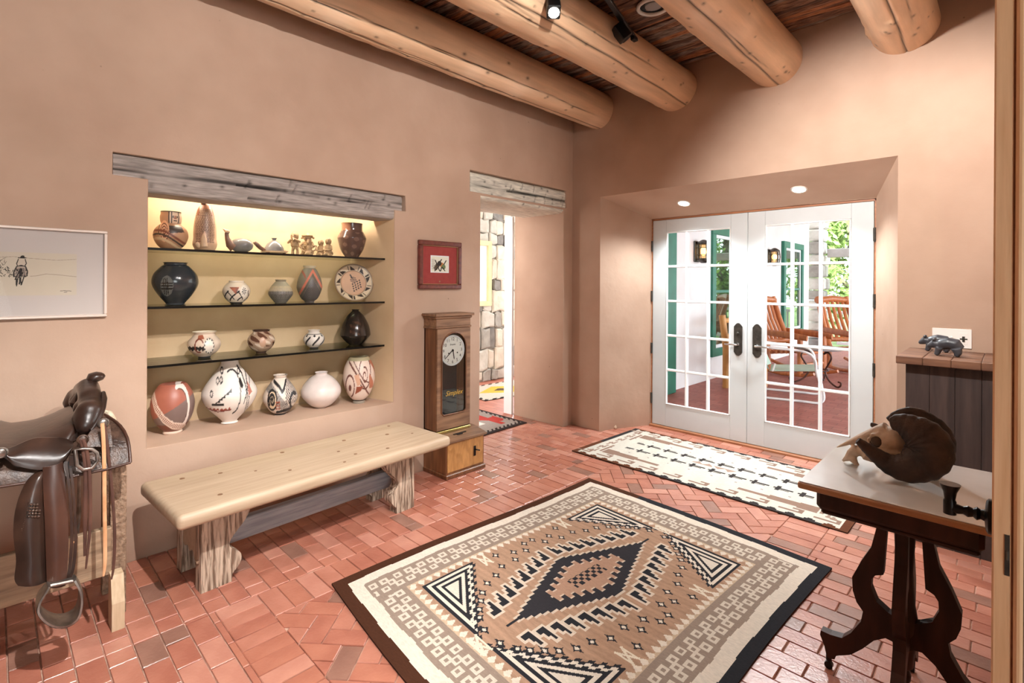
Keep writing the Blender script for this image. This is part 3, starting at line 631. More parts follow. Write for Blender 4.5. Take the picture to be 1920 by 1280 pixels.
pot('pottery_jar', 'black and white painted pot with diagonal bands, centre of the ledge', 'pot', 494, 559, 702, LEDGE, [(0.32, 0), (0.34, 0.03), (0.62, 0.12), (0.94, 0.32), (1.0, 0.45), (0.86, 0.62), (0.52, 0.84), (0.36, 0.92), (0.37, 0.97), (0.42, 1.0)], p_R)
pot('pottery_jar', 'plain glossy white onion-shaped pot on the ledge', 'pot', 565, 641, 697, LEDGE, [(0.30, 0), (0.36, 0.02), (0.60, 0.10), (0.92, 0.30), (1.0, 0.46), (0.90, 0.63), (0.58, 0.84), (0.32, 0.93), (0.29, 0.96), (0.33, 1.0)], lambda th, U, V: base(th, (226, 212, 206)), 'pottery_gloss')
def p_T(th, U, V):
    c = base(th, (226, 204, 190)); R_ = (150, 78, 56)
    put_c(c, arc(U, V, (-0.55, 0.36), 0.26, -1.2, 3.6, 0.025) | arc(U, V, (0.35, 0.66), 0.36, 0, 6.2, 0.022) | spiral(U, V, (0.35, 0.6), 0.05, 0.2, 1.3, 0.02) | pline(U, V, [(-0.6, 0.9), (0.1, 0.5), (0.6, 0.15)], 0.028) | pline(U, V, [(-.4, .96), (.25, .52), (.75, .4)], 0.018) | disc(U, V, (-.55, .33), .08), (112, 66, 54))
    put_c(c, inpoly(U, V, [(-0.15, 0.36), (0.25, 0.36), (0.1, 0.26), (-0.25, 0.18)]), R_); put_c(c, (U > 0.62) & (V > .3) & (np.sin(th * 5 + V * 9) > 0.1), (186, 118, 92)); put_c(c, inpoly(U, V, [(-.3, .62), (-.02, .66), (.12, .42), (-.1, .38)]), (214, 166, 138)); put_c(c, V > 0.93, (176, 164, 132)); return c
o, P0, r0, h0 = pot('pottery_jar', 'tall egg-shaped white pot with rust curves at the right end of the ledge', 'pot', 644, 704, 668, LEDGE + 0.019, [(0.18, 0), (0.42, 0.03), (0.72, 0.16), (0.95, 0.38), (1.0, 0.56), (0.92, 0.76), (0.70, 0.94), (0.60, 0.985), (0.58, 1.0)], p_T, xp=-3.34)
mat('clear_ring', (150, 140, 126), rough=0.15); tag(MB().lathe([(0.036, 0), (0.042, 0.0), (0.042, 0.018), (0.037, 0.018), (0.036, 0.008)], (P0.x, P0.y, LEDGE + 0.0005), 28).build('ring_stand', 'clear_ring', smooth=40), 'small ring stand under the egg-shaped white pot', 'stand')
# --- bottom shelf
s3 = SHZ[2] + 0.0008
def p_L(th, U, V):
    c = base(th, (206, 186, 166)); put_c(c, disc(U, V, (0.28, 0.48), 0.30), BLK); put_c(c, disc(U, V, (0.28, 0.48), 0.24) | (disc(U, V, (0.28, 0.48), 0.29) & (np.sin(np.arctan2(V - .48, U - .28) * 12) > 0)), (224, 212, 198)); put_c(c, inpoly(U, V, [(-.4, .75), (0, .75), (-.1, .9), (-.35, .88)]), (150, 84, 60))
    for q in range(-3, 6): x = -0.9 + 0.4 * q * 0.5; put_c(c, inpoly(U, V, [(x, .28), (x + .2, .42), (x + .05, .5), (x - .1, .4)]) & ~disc(U, V, (.28, .48), .3), BLK)
    put_c(c, arc(U, V, (-.3, .5), .25, .5, 5, .03), (120, 62, 46)); put_c(c, V > 0.96, (226, 212, 190)); put_c(c, V < .06, BLK); return c
wide = [(0.36, 0), (0.38, 0.04), (0.40, 0.07), (0.80, 0.24), (1.0, 0.47), (0.94, 0.66), (0.72, 0.82), (0.62, 0.90), (0.70, 0.97), (0.74, 1.0)]
pot('pottery_bowl', 'wide white bowl with flared rim and black sunburst at left of the lowest shelf', 'pot', 352, 415, 621, s3, wide, p_L)
def p_M(th, U, V):
    c = base(th, (164, 136, 114)); w = np.sin(th * 4 + 6 * V) * np.sin(V * 14 + th * 2); put_c(c, (w > 0.25) & (V > .3), (92, 60, 46)); put_c(c, (w < -0.55), (206, 186, 166)); put_c(c, disc(U, V, (0.1, .5), .22), (188, 150, 126)); put_c(c, (V < .07) | (V > .94), (70, 48, 40)); return c
pot('pottery_bowl', 'small brown painted bowl in the middle of the lowest shelf', 'pot', 464, 516, 618, s3, [(0.38, 0), (0.40, 0.05), (0.78, 0.22), (1.0, 0.48), (0.92, 0.70), (0.66, 0.86), (0.60, 0.92), (0.66, 1.0)], p_M, 'pottery_gloss')
def p_N(th, U, V):
    c = base(th, (222, 212, 202))
    for q in range(7): a = -3 + q * 0.95; put_c(c, seg(th, V, (a, .2), (a + .7, .62), .06) | (np.hypot((th - a - .2) * .5, V - .7) < .06), BLK)
    put_c(c, (V < .06), BLK); put_c(c, (np.abs(V - .78) < .015), BLK); return c
pot('pottery_jar', 'tiny white jar with black leaf strokes on the lowest shelf', 'pot', 569, 609, 618, s3, [(0.42, 0), (0.44, 0.06), (0.82, 0.22), (1.0, 0.46), (0.88, 0.68), (0.56, 0.84), (0.50, 0.90), (0.58, 1.0)], p_N)
def p_O(th, U, V):
    c = base(th, (46, 38, 34)); put_c(c, (np.abs(U) < .35) & (np.floor(th * 22) % 2 < 1) & (V > .3) & (V < .68) & (np.sin(V * 40 + th * 6) > 0), (92, 66, 52)); return c
pot('pottery_jar', 'glossy black teardrop jar with a pinched neck at right of the lowest shelf', 'jar', 638, 695, 580, s3, [(0.40, 0), (0.48, 0.03), (0.62, 0.08), (0.96, 0.24), (1.0, 0.32), (0.88, 0.55), (0.58, 0.80), (0.30, 0.93), (0.22, 0.96), (0.26, 1.0)], p_O, 'pottery_gloss')
# --- middle shelf
s2 = SHZ[1] + 0.0008
def p_G(th, U, V):
    c = base(th, (48, 52, 56)); put_c(c, disc(U * 1.05, V * 1.15, (-.36, .52), .27), (96, 98, 96)); q = disc(U * 1.05, V * 1.15, (-.36, .52), .25)
    for i in (-1, 0, 1): put_c(c, q & (seg(U, V, (-.36 + i * .075, .26), (-.42 + i * .075, .62), .016) | seg(U, V, (-.6, .45 + i * .06), (-.12, .45 + i * .06), .013)), (24, 22, 24))
    return c
pot('pottery_jar', 'big black jar with a grey crosshatch medallion on the middle shelf', 'jar', 284, 373, 492, s2, [(0.40, 0), (0.45, 0.01), (0.42, 0.05), (0.70, 0.22), (0.94, 0.42), (1.0, 0.57), (0.90, 0.74), (0.62, 0.90), (0.50, 0.94), (0.50, 0.98), (0.55, 1.0)], p_G, 'pottery_gloss')
def p_H(th, U, V):
    c = base(th, (224, 206, 186))
    for q in range(8): a = -3.1 + q * .8; put_c(c, seg(th, V, (a, .15), (a + .9, .55), .035) | seg(th, V, (a, .55), (a + .5, .2), .03), BLK)
    t = inpoly(U, V, [(-.5, .72), (.2, .72), (-.05, .42)]); put_c(c, t, (196, 116, 88)); put_c(c, t & (np.floor(U * 22) % 2 < 1), (110, 60, 48)); put_c(c, disc(U, V, (.55, .55), .27), (232, 222, 208)); put_c(c, disc(U, V, (.55, .55), .16) & (np.sin(np.arctan2(V - .55, U - .55) * 8) > .2), BLK); put_c(c, V < .07, BLK); put_c(c, V > .95, (240, 226, 206)); return c
pot('pottery_bowl', 'round white pot with black and orange geometric painting on the middle shelf', 'pot', 417, 469, 526, s2, [(0.42, 0), (0.46, 0.04), (0.80, 0.22), (1.0, 0.50), (0.94, 0.70), (0.68, 0.88), (0.55, 0.93), (0.56, 1.0)], p_H)
def p_I(th, U, V):
    c = base(th, (168, 158, 136)); sc_ = (np.floor(th * 11 + V * 26) + np.floor(-th * 11 + V * 26)) % 2 < 1; put_c(c, sc_ & (V < .62), (62, 52, 46)); put_c(c, (V < .62) & ~sc_, (150, 144, 136)); put_c(c, (V >= .5) & (V < .72) & sc_, (206, 186, 150)); return c
pot('pottery_jar', 'little grey jar covered in scale pattern on the middle shelf', 'pot', 503, 549, 524, s2, [(0.46, 0), (0.60, 0.08), (0.96, 0.32), (1.0, 0.46), (0.84, 0.66), (0.50, 0.88), (0.38, 0.94), (0.50, 1.0)], p_I, n=180)
def p_J(th, U, V):
    c = base(th, (126, 118, 104)); z = np.abs(((U + 0.05) * 1.1) % 1.3 - .65)
    ch = V - (.86 - np.abs(U - .25) * .62); put_c(c, (np.abs(ch) < .055), (204, 118, 96)); put_c(c, (np.abs(ch + .13) < .05), (96, 88, 78)); m = ch < -.2; put_c(c, m, (104, 98, 94)); put_c(c, m & ((np.floor(th * 16) + np.floor(V * 32)) % 2 < 1), (78, 72, 70)); put_c(c, (np.abs(V - .5 + U * .6) < .05) & (U < -.3), (150, 82, 66)); put_c(c, V > .93, (196, 184, 156)); return c
pot('pottery_vase', 'egg-shaped grey vase with pink chevrons beside the painted dish', 'vase', 556, 604, 498, s2, [(0.38, 0), (0.40, 0.03), (0.68, 0.12), (0.96, 0.34), (1.0, 0.46), (0.88, 0.66), (0.58, 0.88), (0.44, 0.93), (0.50, 0.97), (0.52, 1.0)], p_J)
# dish leaning on the niche back
def dish():
    u, v, rp = 664.3, 529.5, 36.0; x = -3.40; y = onx(u, v, x).y; d = depth((x, y)); r = rp / (F_PX / d) * 1.0
    n, k = 120, 60; tl = math.radians(14); zc = s2 + r * math.cos(tl) + 0.002
    nrm = (Vector((0 - x, 0 - y, 0)).normalized() + Vector((1.1, 0, 0))).normalized(); e1 = Vector((nrm.y * -1, nrm.x, 0)); e1 = e1 if e1.dot(RT) > 0 else -e1
    e2 = (Vector((0, 0, 1)) * math.cos(tl) - nrm * math.sin(tl)).normalized(); e3 = e1.cross(e2).normalized()
    C = Vector((x, y, zc)); mb = MB(); cols = []
    RS = np.linspace(0, 1, k); TH = np.linspace(0, 2 * PI, n, endpoint=False); pts = []
    def dep(q): return -0.022 if q < .62 else -0.022 * (1 - (q - .62) / .38) ** 1.0
    for side in (0, 1):
        for q in (RS if side == 0 else RS[::-1][1:]):
            for t in TH:
                pts.append(C + e1 * (r * q * math.cos(t)) + e2 * (r * q * math.sin(t)) + e3 * (dep(q) - (0.007 if side else 0)))
                cols.append((q * math.cos(t), q * math.sin(t), q, t, side))
    rows = len(pts) // n; mb.v = [tuple(p) for p in pts]
    for i in range(rows - 1):
        for j in range(n): mb.f.append((i * n + j, (i + 1) * n + j, (i + 1) * n + (j + 1) % n, i * n + (j + 1) % n)); mb.m.append(0)
    A = np.array(cols); U, V, Q, T = A[:, 0], A[:, 1], A[:, 2], A[:, 3]; c = np.ones((len(A), 3)) * np.array(lin((190, 148, 116)))
    put_c(c, Q > .66, (214, 196, 170)); put_c(c, Q > .965, (120, 92, 72)); put_c(c, np.abs(Q - .66) < .015, BLK); put_c(c, np.abs(Q - .93) < .012, BLK)
    for i in range(9):
        a = i * 2 * PI / 9; dt = (T - a + PI) % (2 * PI) - PI; put_c(c, (Q > .68) & (Q < .92) & (dt > 0) & (dt < .38) & (Q < .7 + dt * .55), (52, 40, 36)); put_c(c, (Q > .7) & (Q < .9) & (np.abs(dt - .5) < .035), (52, 40, 36))
    put_c(c, disc(U, V, (.0, .18), .17) & ((np.floor(V * 24) % 2) < 1), (52, 38, 36)); put_c(c, seg(U, V, (-.06, .26), (-.14, .44), .035), (52, 38, 36))
    for i in range(4):
        for j in range(4): put_c(c, disc(U, V, (-.05 + i * .12 + j * .02, -.06 - j * .12 + i * .07), .042), (56, 40, 38))
    put_c(c, A[:, 4] > .5, (196, 160, 126)); o = mb.build('painted_dish', 'pottery', None, smooth=50); paint_points(o, c); tag(o, 'round painted dish with a dark bird, propped against the niche back', 'dish')
dish()
# --- top shelf
s1 = SHZ[0] + 0.0008
def p_A(th, U, V):
    c = base(th, (176, 132, 100)); f = disc(U * 1.1, V, (.22, .82), .16); put_c(c, (V > .68) & (U > -.1), (206, 176, 148)); put_c(c, (V > .68) & (U < .5) & (U > -.2) & (np.sin(th * 26) > 0.2) & (np.abs(U - .2) > .14), BLK)
    put_c(c, disc(U, V, (.12, .85), .035) | disc(U, V, (.34, .85), .035) | seg(U, V, (.15, .75), (.32, .75), .014), (20, 16, 14)); put_c(c, inpoly(U, V, [(.19, .88), (.27, .88), (.32, .79), (.16, .79)]), (150, 98, 76))
    put_c(c, (V > .975), (56, 44, 36)); b = (V < .64); put_c(c, b & inpoly(U, V, [(-.65, .62), (.6, .6), (.75, .45), (-.7, .36)]), (66, 52, 46)); put_c(c, disc(U, V * .95, (-.36, .44), .27), (222, 172, 136)); put_c(c, spiral(U, V * .95, (-.36, .44), .02, .25, 3, .02), (110, 62, 46))
    w = V + .18 * np.sin(U * 1.6 - .4) ; put_c(c, b & (np.abs(w - .30) < .03), (120, 66, 48)); put_c(c, b & (np.abs(w - .20) < .025), (70, 54, 46)); put_c(c, b & (w < .12) & (w > .05), (206, 176, 140)); return c
o, P0, r0, h0 = pot('effigy_jar', 'brown jar with a modelled face on its neck and a painted spiral', 'jar', 286, 353, 397, s1, [(0.40, 0), (0.56, 0.03), (0.84, 0.16), (1.0, 0.34), (0.92, 0.52), (0.66, 0.64), (0.56, 0.68), (0.60, 0.74), (0.62, 0.86), (0.58, 0.94), (0.59, 1.0)], p_A)
def p_F(th, U, V):
    c = base(th, (86, 64, 56)); w = np.sin(th * 5 + V * 12) * np.sin(V * 17 - th * 3); put_c(c, (w > .45) & (V < .72), (110, 84, 74)); put_c(c, (V > .78) & (U < -.1), (140, 96, 76)); return c
pot('pottery_jar', 'dark brown high-necked jar at the right end of the top shelf', 'jar', 632, 686, 419, s1, [(0.34, 0), (0.48, 0.03), (0.80, 0.24), (0.99, 0.52), (0.98, 0.60), (0.82, 0.74), (0.74, 0.80), (0.73, 0.92), (0.75, 1.0)], p_F, 'pottery_gloss')
# seated animal vessel with net pattern
def p_B(th, U, V):
    c = base(th, (188, 152, 124)); net = (np.floor(th * 9 + V * 30) + np.floor(-th * 9 + V * 30)) % 2 < 1; b = (np.abs(U) < .78 - .2 * np.abs(V - .5)) & (V > .16) & (V < .86); put_c(c, b & net, (84, 48, 36)); put_c(c, inpoly(U, V, [(-.18, .1), (.16, .1), (.1, .34), (-.02, .4), (-.14, .34)]), (220, 178, 150)); put_c(c, (np.abs(U) < .3) & (V > .86), (150, 92, 62)); put_c(c, (V > .72) & (np.abs(np.abs(U) - .55) < .1), (130, 76, 54)); return c
o, P0, r0, h0 = pot('animal_effigy', 'tall seated animal vessel with a brown net pattern on the top shelf', 'figurine', 360, 407, 380, s1, [(0.60, 0), (0.84, 0.04), (1.0, 0.14), (0.94, 0.26), (0.93, 0.42), (0.86, 0.62), (0.66, 0.82), (0.44, 0.93), (0.30, 0.975), (0.10, 1.0)], p_B)
mat('pale_clay', (176, 142, 112), (196, 164, 134), rough=0.5, scale=14); mat('grey_clay', (104, 100, 98), (136, 130, 126), rough=0.25, scale=10); mat('brown_clay', (92, 64, 50), (118, 84, 66), rough=0.4, scale=20); mat('buff_clay', (132, 104, 74), (170, 140, 104), rough=0.7, scale=40, bump=0.3)
def loc(u, v, x=PX): return onx(u, v, x)
for du in (-11.5, 10): MB().ball(loc(383.5 + du, 459, PX + 0.035), (0.016, 0.016, 0.019), 14).build('paw', 'pale_clay', o, smooth=60)
MB().tube([loc(383, 462, PX + .06), loc(382, 446, PX + .062), loc(382, 438, PX + .055)], [.018, .014, .005], 12).build('tail', 'pale_clay', o, smooth=60); MB().ball(loc(382, 381, PX + .01), (.015, .015, .02), 12).ball(loc(375, 389), (.006, .006, .010), 8).ball(loc(391, 389), (.006, .006, .010), 8).build('head', 'brown_clay', o, smooth=60)
# bird effigy
bc = loc(453, 458); g_ = empty('bird_effigy', (bc.x, bc.y, s1), 'grey and brown clay bird with a long neck on the top shelf', 'figurine'); ax = Vector((RT.x, RT.y, 0))
q = MB().ball(Vector((bc.x, bc.y, s1 + 0.046)) , (0.055, 0.068, 0.046), 24, R=Matrix.Rotation(YAW, 3, 'Z') @ Matrix(((0, 1, 0), (1, 0, 0), (0, 0, 1)))); q.build('body', 'grey_clay', g_, smooth=70)
MB().tube([loc(438, 462), loc(431, 458), loc(426, 446), loc(425, 438), loc(427, 434)], [.034, .024, .013, .011, .012], 14).build('neck', 'brown_clay', g_, smooth=70)
MB().ball(loc(426, 434), (.014, .014, .012), 12).tube([loc(424, 434), loc(420, 430), loc(417.5, 429)], [.009, .006, .001], 8).build('head', 'pale_clay', g_, smooth=60)
# turtle-like vessel
tc_ = loc(514, 458); g_ = empty('turtle_effigy', (tc_.x, tc_.y, s1), 'grey turtle-shaped vessel with a small neck spout on the top shelf', 'figurine')
MB().lathe([(.001, .014), (.05, .016), (.058, .022), (.056, .04), (.042, .066), (.02, .084), (.012, .09), (.012, .098), (.017, .104), (.013, .105)], (tc_.x, tc_.y, s1), 32).build('body', 'grey_clay', g_, smooth=50)
MB().lathe([(.02, 0), (.05, .004), (.078, .012), (.08, .016), (.05, .02)], (tc_.x, tc_.y, s1), 32).build('shell_rim', 'pale_clay', g_, smooth=50)
MB().tube([loc(497, 470), loc(488, 464), loc(482, 458), loc(478, 455), loc(475, 455)], [.012, .013, .014, .012, .004], 12).build('head', 'brown_clay', g_, smooth=60); MB().tube([loc(530, 469), loc(537, 471), loc(542, 472)], [.008, .005, .001], 8).build('tail', 'pale_clay', g_, smooth=60)
for u in (498, 528): MB().ball((loc(u, 470).x + .04, loc(u, 470).y, s1 + .008), (.016, .012, .008), 10).build('foot', 'brown_clay', g_, smooth=60)
# clay figurines
def figurine(u, vt, xo, label, pose):
    c = loc(u, 470, PX + xo); zt = loc(u, vt, PX + xo).z; h = zt - s1; B_ = Vector((c.x, c.y, s1)); a = RT
    def P(l, f, z): return B_ + a * (l * h) + Vector((-FW.x, -FW.y, 0)) * (f * h) + UP * (z * h)
    b = MB()
    if pose == 'stand': b.tube([P(-.10, 0, 0), P(-.09, 0, .2), P(-.04, 0, .42)], [.07 * h, .055 * h, .09 * h], 10).tube([P(.12, .03, 0), P(.12, .03, .2), P(.05, 0, .42)], [.07 * h, .055 * h, .09 * h], 10)
    else: b.ball(P(0, 0, .16), (.26 * h, .26 * h, .17 * h), 14).tube([P(-.22, .1, .04), P(-.1, .26, .10)], .07 * h, 8).tube([P(.22, .1, .04), P(.1, .26, .10)], .07 * h, 8)
    b.tube([P(0, 0, .2 if pose != 'stand' else .38), P(0, 0, .5), P(0, .02, .66)], [.16 * h, .17 * h, .11 * h], 12)
    b.ball(P(0, .04, .80), (.17 * h, .17 * h, .19 * h), 14); b.ball(P(0, .20, .78), .035 * h, 8)
    if pose == 'flute': pass
    if pose in ('stand',): b.tube([P(-.14, .02, .62), P(-.24, .12, .52), P(-.04, .24, .66)], .05 * h, 8).tube([P(.14, .02, .62), P(.28, .14, .56), P(.05, .26, .68)], .05 * h, 8).tube([P(0, .2, .74), P(.12, .42, .60)], .03 * h, 8)
    elif pose == 'arms': b.tube([P(-.16, .02, .62), P(-.46, .04, .60), P(-.42, .1, .34), P(-.2, .16, .22)], .05 * h, 8).tube([P(.16, .02, .62), P(.46, .04, .60), P(.42, .1, .34), P(.2, .16, .22)], .05 * h, 8).lathe([(.11 * h, 0), (.17 * h, .03 * h), (.12 * h, .05 * h), (.16 * h, .08 * h)], P(0, 0, .93), 14)
    elif pose == 'band': b.tube([P(math.cos(t) * .2, .04 + math.sin(t) * .2, .86) for t in np.linspace(0, 2 * PI, 16, endpoint=False)], .035 * h, 6, closed=True).ball(P(-.24, 0, .78), .06 * h, 8).ball(P(.24, 0, .78), .06 * h, 8).tube([P(-.16, 0, .6), P(-.3, .1, .4), P(-.14, .2, .3)], .055 * h, 8).tube([P(.16, 0, .6), P(.3, .1, .4), P(.14, .2, .3)], .055 * h, 8)
    else: b.tube([P(-.15, 0, .58), P(-.22, .14, .36), P(-.02, .22, .3)], .05 * h, 8).tube([P(.15, 0, .58), P(.22, .14, .36), P(.02, .22, .3)], .05 * h, 8)
    g = empty('clay_figurine', B_, label, 'figurine', 'clay figurines on the top shelf'); o = b.build('body', 'buff_clay', g); remesh(o, 0.0028, 3); 
    MB().ball(P(-.06, .195, .83), .022 * h, 6).ball(P(.06, .195, .83), .022 * h, 6).tube([P(-.05, .2, .70), P(.05, .2, .70)], .014 * h, 6).build('facial_features', 'brown_clay', g)
figurine(553, 434, -0.03, 'buff clay figurine standing and playing a flute, leftmost of the group', 'stand'); figurine(577, 436, -0.05, 'buff clay figurine wearing a headband, behind the one with looped arms', 'band'); figurine(580, 449, 0.05, 'buff clay figurine with looped arms and an open top, front of the group', 'arms'); figurine(602, 449, -0.02, 'small buff clay figurine squeezed between the two larger seated ones', 'sit'); figurine(616, 446, 0.04, 'buff clay seated figurine with a smooth bald head, rightmost of the group', 'sit')
# ---------------------------------------------------------------- bench
mat('bench_top', (172, 148, 122), (190, 168, 143), rough=0.5, scale=4, stretch=(10, 0.7, 10), contrast=(0.3, 0.7), spots=0)
mat('knot', (106, 76, 54), (140, 104, 76), rough=0.6, scale=40)
mat('rough_wood', (122, 98, 80), (208, 186, 164), rough=0.8, scale=16, stretch=(5, 5, 0.45), contrast=(0.40, 0.58), bump=1.0, bdist=0.02, distort=0.4)
mat('grey_wood', (136, 140, 146), (166, 168, 172), rough=0.8, scale=6, stretch=(10, 0.8, 10), bump=0.3)
BC = Vector((-2.742, 1.262, 0)); BR = math.atan2(0.095, 1.49)
bench = empty('wooden_bench', BC, 'long pale pine bench with carved wavy legs below the pottery niche', 'bench', rz=BR)
tb = MB(); tb.cbox((0, 0, 0.4175), (0.555, 1.50, 0.066), None, 0.024, seg=4)
o = tb.build('seat_plank', 'bench_top', bench, smooth=50, local=True)
for (x, y, r) in ((-.12, -.45, .011), (.1, -.2, .009), (-.2, -.1, .012), (.02, .12, .009), (-.14, .25, .012), (.18, .34, .011), (-.05, .5, .013), (.16, -.55, .011), (-.2, .62, .010), (.05, .62, .008), (.2, .05, .008), (-.02, -.32, .007), (.13, .16, .010), (-.18, -.6, .012)):
    MB().lathe([(r, 0), (r * .9, 0.0012)], (x, y, 0.4504), 14).build('knot', 'knot', o, local=True)
prof_in = [(0.0, 0.385), (0.0, 0.33), (-0.02, 0.28), (-0.06, 0.235), (-0.09, 0.20), (-0.094, 0.17), (-0.068, 0.145), (-0.045, 0.12), (-0.042, 0.09), (-0.058, 0.06), (-0.082, 0.035), (-0.084, 0.0)]
ci = crom(prof_in, 40)
def bench_leg(x, y, sgn):
    w = 0.215
    poly = [(y + sgn * (w + a), z) for a, z in ci] + [(y, 0.0), (y, 0.385)]
    poly = [(x - 0.035, p[0], p[1]) for p in poly]
    return MB().prism(poly, (0.07, 0, 0)).build('leg', 'rough_wood', bench, local=True)
for sx in (0.062, -0.20):
    bench_leg(sx, -0.605, 1); bench_leg(sx, 0.60, -1)
for y in (-0.600, 0.560):
    zz = [(-0.164, 0.15), (-0.164, 0.33), (0.026, 0.33), (0.026, 0.12), (-0.005, 0.12), (-0.02, 0.15), (-0.05, 0.155), (-0.07, 0.135), (-0.10, 0.16), (-0.13, 0.14)]
    MB().prism([(a, y, b) for a, b in zz], (0, 0.035, 0)).build('cross_board', 'bench_top', bench, local=True)
    MB().lathe([(.010, 0), (.008, .010)], (0.062, -0.605 if y < 0 else 0.60, 0.13), 12, R=Matrix.Rotation(PI / 2 if y < 0 else -PI / 2, 3, 'X')).build('peg', 'knot', bench, local=True)
MB().cbox((-0.085, -0.0, 0.158), (0.055, 1.12, 0.105), None, 0.006).build('stretcher', 'grey_wood', bench, local=True)

# ---------------------------------------------------------------- time clock
mat('oak', (92, 56, 32), (134, 88, 54), rough=0.4, scale=4, stretch=(9, 9, 0.8), contrast=(0.3, 0.7), c3=(112, 70, 42), coat=0.2)
mat('oak_panel', (150, 104, 56), (190, 140, 84), rough=0.4, scale=7, stretch=(3, 3, 1.2), contrast=(0.3, 0.7), coat=0.2, distort=1.2)
mat('oak_top', (112, 80, 58), (146, 110, 82), rough=0.5, scale=4, stretch=(9, 1, 9)); mat('brass', (180, 160, 100), rough=0.35, metal=0.9); mat('dial', (236, 234, 226), rough=0.5); mat('ink', (22, 20, 20), rough=0.5); mat('gold', (214, 176, 84), rough=0.35, metal=0.6); mat('dark_inside', (26, 24, 26), rough=0.7)
y0, y1, xf = 2.284, 2.604, -3.012; yc = (y0 + y1) / 2; zb, zt = 0.300, 1.150; xw = XL + 0.003
ck = empty('time_clock', (-3.05, yc, 0), 'tall oak time clock with white dial and glazed front beside the doorway', 'clock')
c = MB(); c.box(xw, xf, y0, y0 + 0.02, zb, zt).box(xw, xf, y1 - 0.02, y1, zb, zt).box(xw, xw + 0.012, y0, y1, zb, zt).box(xw, xf, y0, y1, zt - 0.02, zt).box(xw, xf, y0, y1, zb, zb + 0.02); c.build('case', 'oak', ck)
MB().box(xw + 0.012, xw + 0.02, y0 + 0.02, y1 - 0.02, zb + 0.02, zt - 0.02).build('back_board', 'dark_inside', ck)
cn = MB(); cn.box(xw, xf + 0.030, y0 - 0.028, y1 + 0.028, 1.166, 1.186, ch=0.004).box(xw, xf + 0.018, y0 - 0.016, y1 + 0.016, 1.148, 1.167, ch=0.006).box(xw, xf + 0.007, y0 - 0.006, y1 + 0.006, 1.090, 1.149, ch=0.003).box(xw, xf + 0.014, y0 - 0.012, y1 + 0.012, 1.075, 1.091, ch=0.005); cn.build('cornice', 'oak_top', ck)
# door front with an arched opening
dz0, dz1 = 0.325, 1.074; ow = 0.118; oz0, ozs = 0.430, 0.925
hole = [(yc + ow, oz0 + .02), (yc + ow, ozs)] + [(yc + ow * math.cos(t), ozs + ow * math.sin(t)) for t in np.linspace(0.1, PI - 0.1, 22)] + [(yc - ow, ozs), (yc - ow, oz0 + .02), (yc - ow + .02, oz0), (yc + ow - .02, oz0)]
def frame_with_hole(outer, inner, x, th):
    # radial bridge between an inner loop and the rectangle around it
    n = len(inner); cy_, cz_ = yc, (oz0 + ozs) / 2 + 0.03; ya, yb, za, zb_ = outer; rim = []
    for (a, b) in inner:
        dy, dz = a - cy_, b - cz_; t = min((((yb if dy > 0 else ya) - cy_) / dy) if abs(dy) > 1e-9 else 1e9, (((zb_ if dz > 0 else za) - cz_) / dz) if abs(dz) > 1e-9 else 1e9); rim.append([cy_ + dy * t, cz_ + dz * t])
    for cy2, cz2 in ((ya, za), (ya, zb_), (yb, za), (yb, zb_)):
        i = min(range(n), key=lambda i: (rim[i][0] - cy2) ** 2 + (rim[i][1] - cz2) ** 2); rim[i] = [cy2, cz2]
    mb = MB(); vs = [(x, a, b) for a, b in inner] + [(x, a, b) for a, b in rim] + [(x - th, a, b) for a, b in inner] + [(x - th, a, b) for a, b in rim]; fs = []
    for i in range(n): k = (i + 1) % n; fs += [(i, k, n + k, n + i), (2 * n + k, 2 * n + i, 3 * n + i, 3 * n + k), (k, i, 2 * n + i, 2 * n + k), (n + i, n + k, 3 * n + k, 3 * n + i)]
    return mb.add(vs, fs)
dr = frame_with_hole((y0 + 0.001, y1 - 0.001, dz0, dz1), hole, xf + 0.012, 0.012).build('front_door', 'oak_top', ck)
bd = MB().tube([(xf + 0.012, a, b) for a, b in hole], 0.006, 8, closed=True).build('bead', 'oak', dr, smooth=60)
MB().prism([(xf + 0.003, a, b) for a, b in hole], (0.001, 0, 0)).build('pane', 'pane_glass', dr)
gl = MB(); text_into(gl, 'Simplex', 0.052, (xf + 0.0055, yc + 0.005, 0.585), (0, 1, 0), (0, 0, 1), shear=0.35, depth=0.0004); gl.build('lettering', 'gold', dr)
dc = (xf - 0.012, yc - 0.004, 0.905); dR = 0.108
dl_ = MB().lathe([(dR, 0), (dR, 0.006), (dR * .98, 0.008)], dc, 48, R=Matrix.Rotation(PI / 2, 3, 'Y')).build('dial', 'dial', ck, smooth=30)
MB().tube([(dc[0] + .008, dc[1] + (dR + .003) * math.cos(t), dc[2] + (dR + .003) * math.sin(t)) for t in np.linspace(0, 2 * PI, 40, endpoint=False)], 0.006, 8, closed=True).build('bezel', 'bright_white', dl_, smooth=60)
nm = MB(); xd = dc[0] + 0.0095
for h_ in range(1, 13):
    t = PI / 2 - h_ * PI / 6; text_into(nm, str(h_), 0.034, (xd, dc[1] + dR * .80 * math.cos(t), dc[2] + dR * .80 * math.sin(t)), (0, 1, 0), (0, 0, 1), depth=0.0003)
for q in range(60):
    t = q * PI / 30; R_ = Matrix.Rotation(t, 3, 'X'); nm.cbox((xd, dc[1] + dR * .96 * math.cos(t), dc[2] + dR * .96 * math.sin(t)), (0.0005, 0.006, 0.0015), Matrix.Rotation(t, 3, 'X'))
text_into(nm, 'Simplex', 0.018, (xd, dc[1], dc[2] + dR * .42), (0, 1, 0), (0, 0, 1), shear=0.3, depth=0.0003)
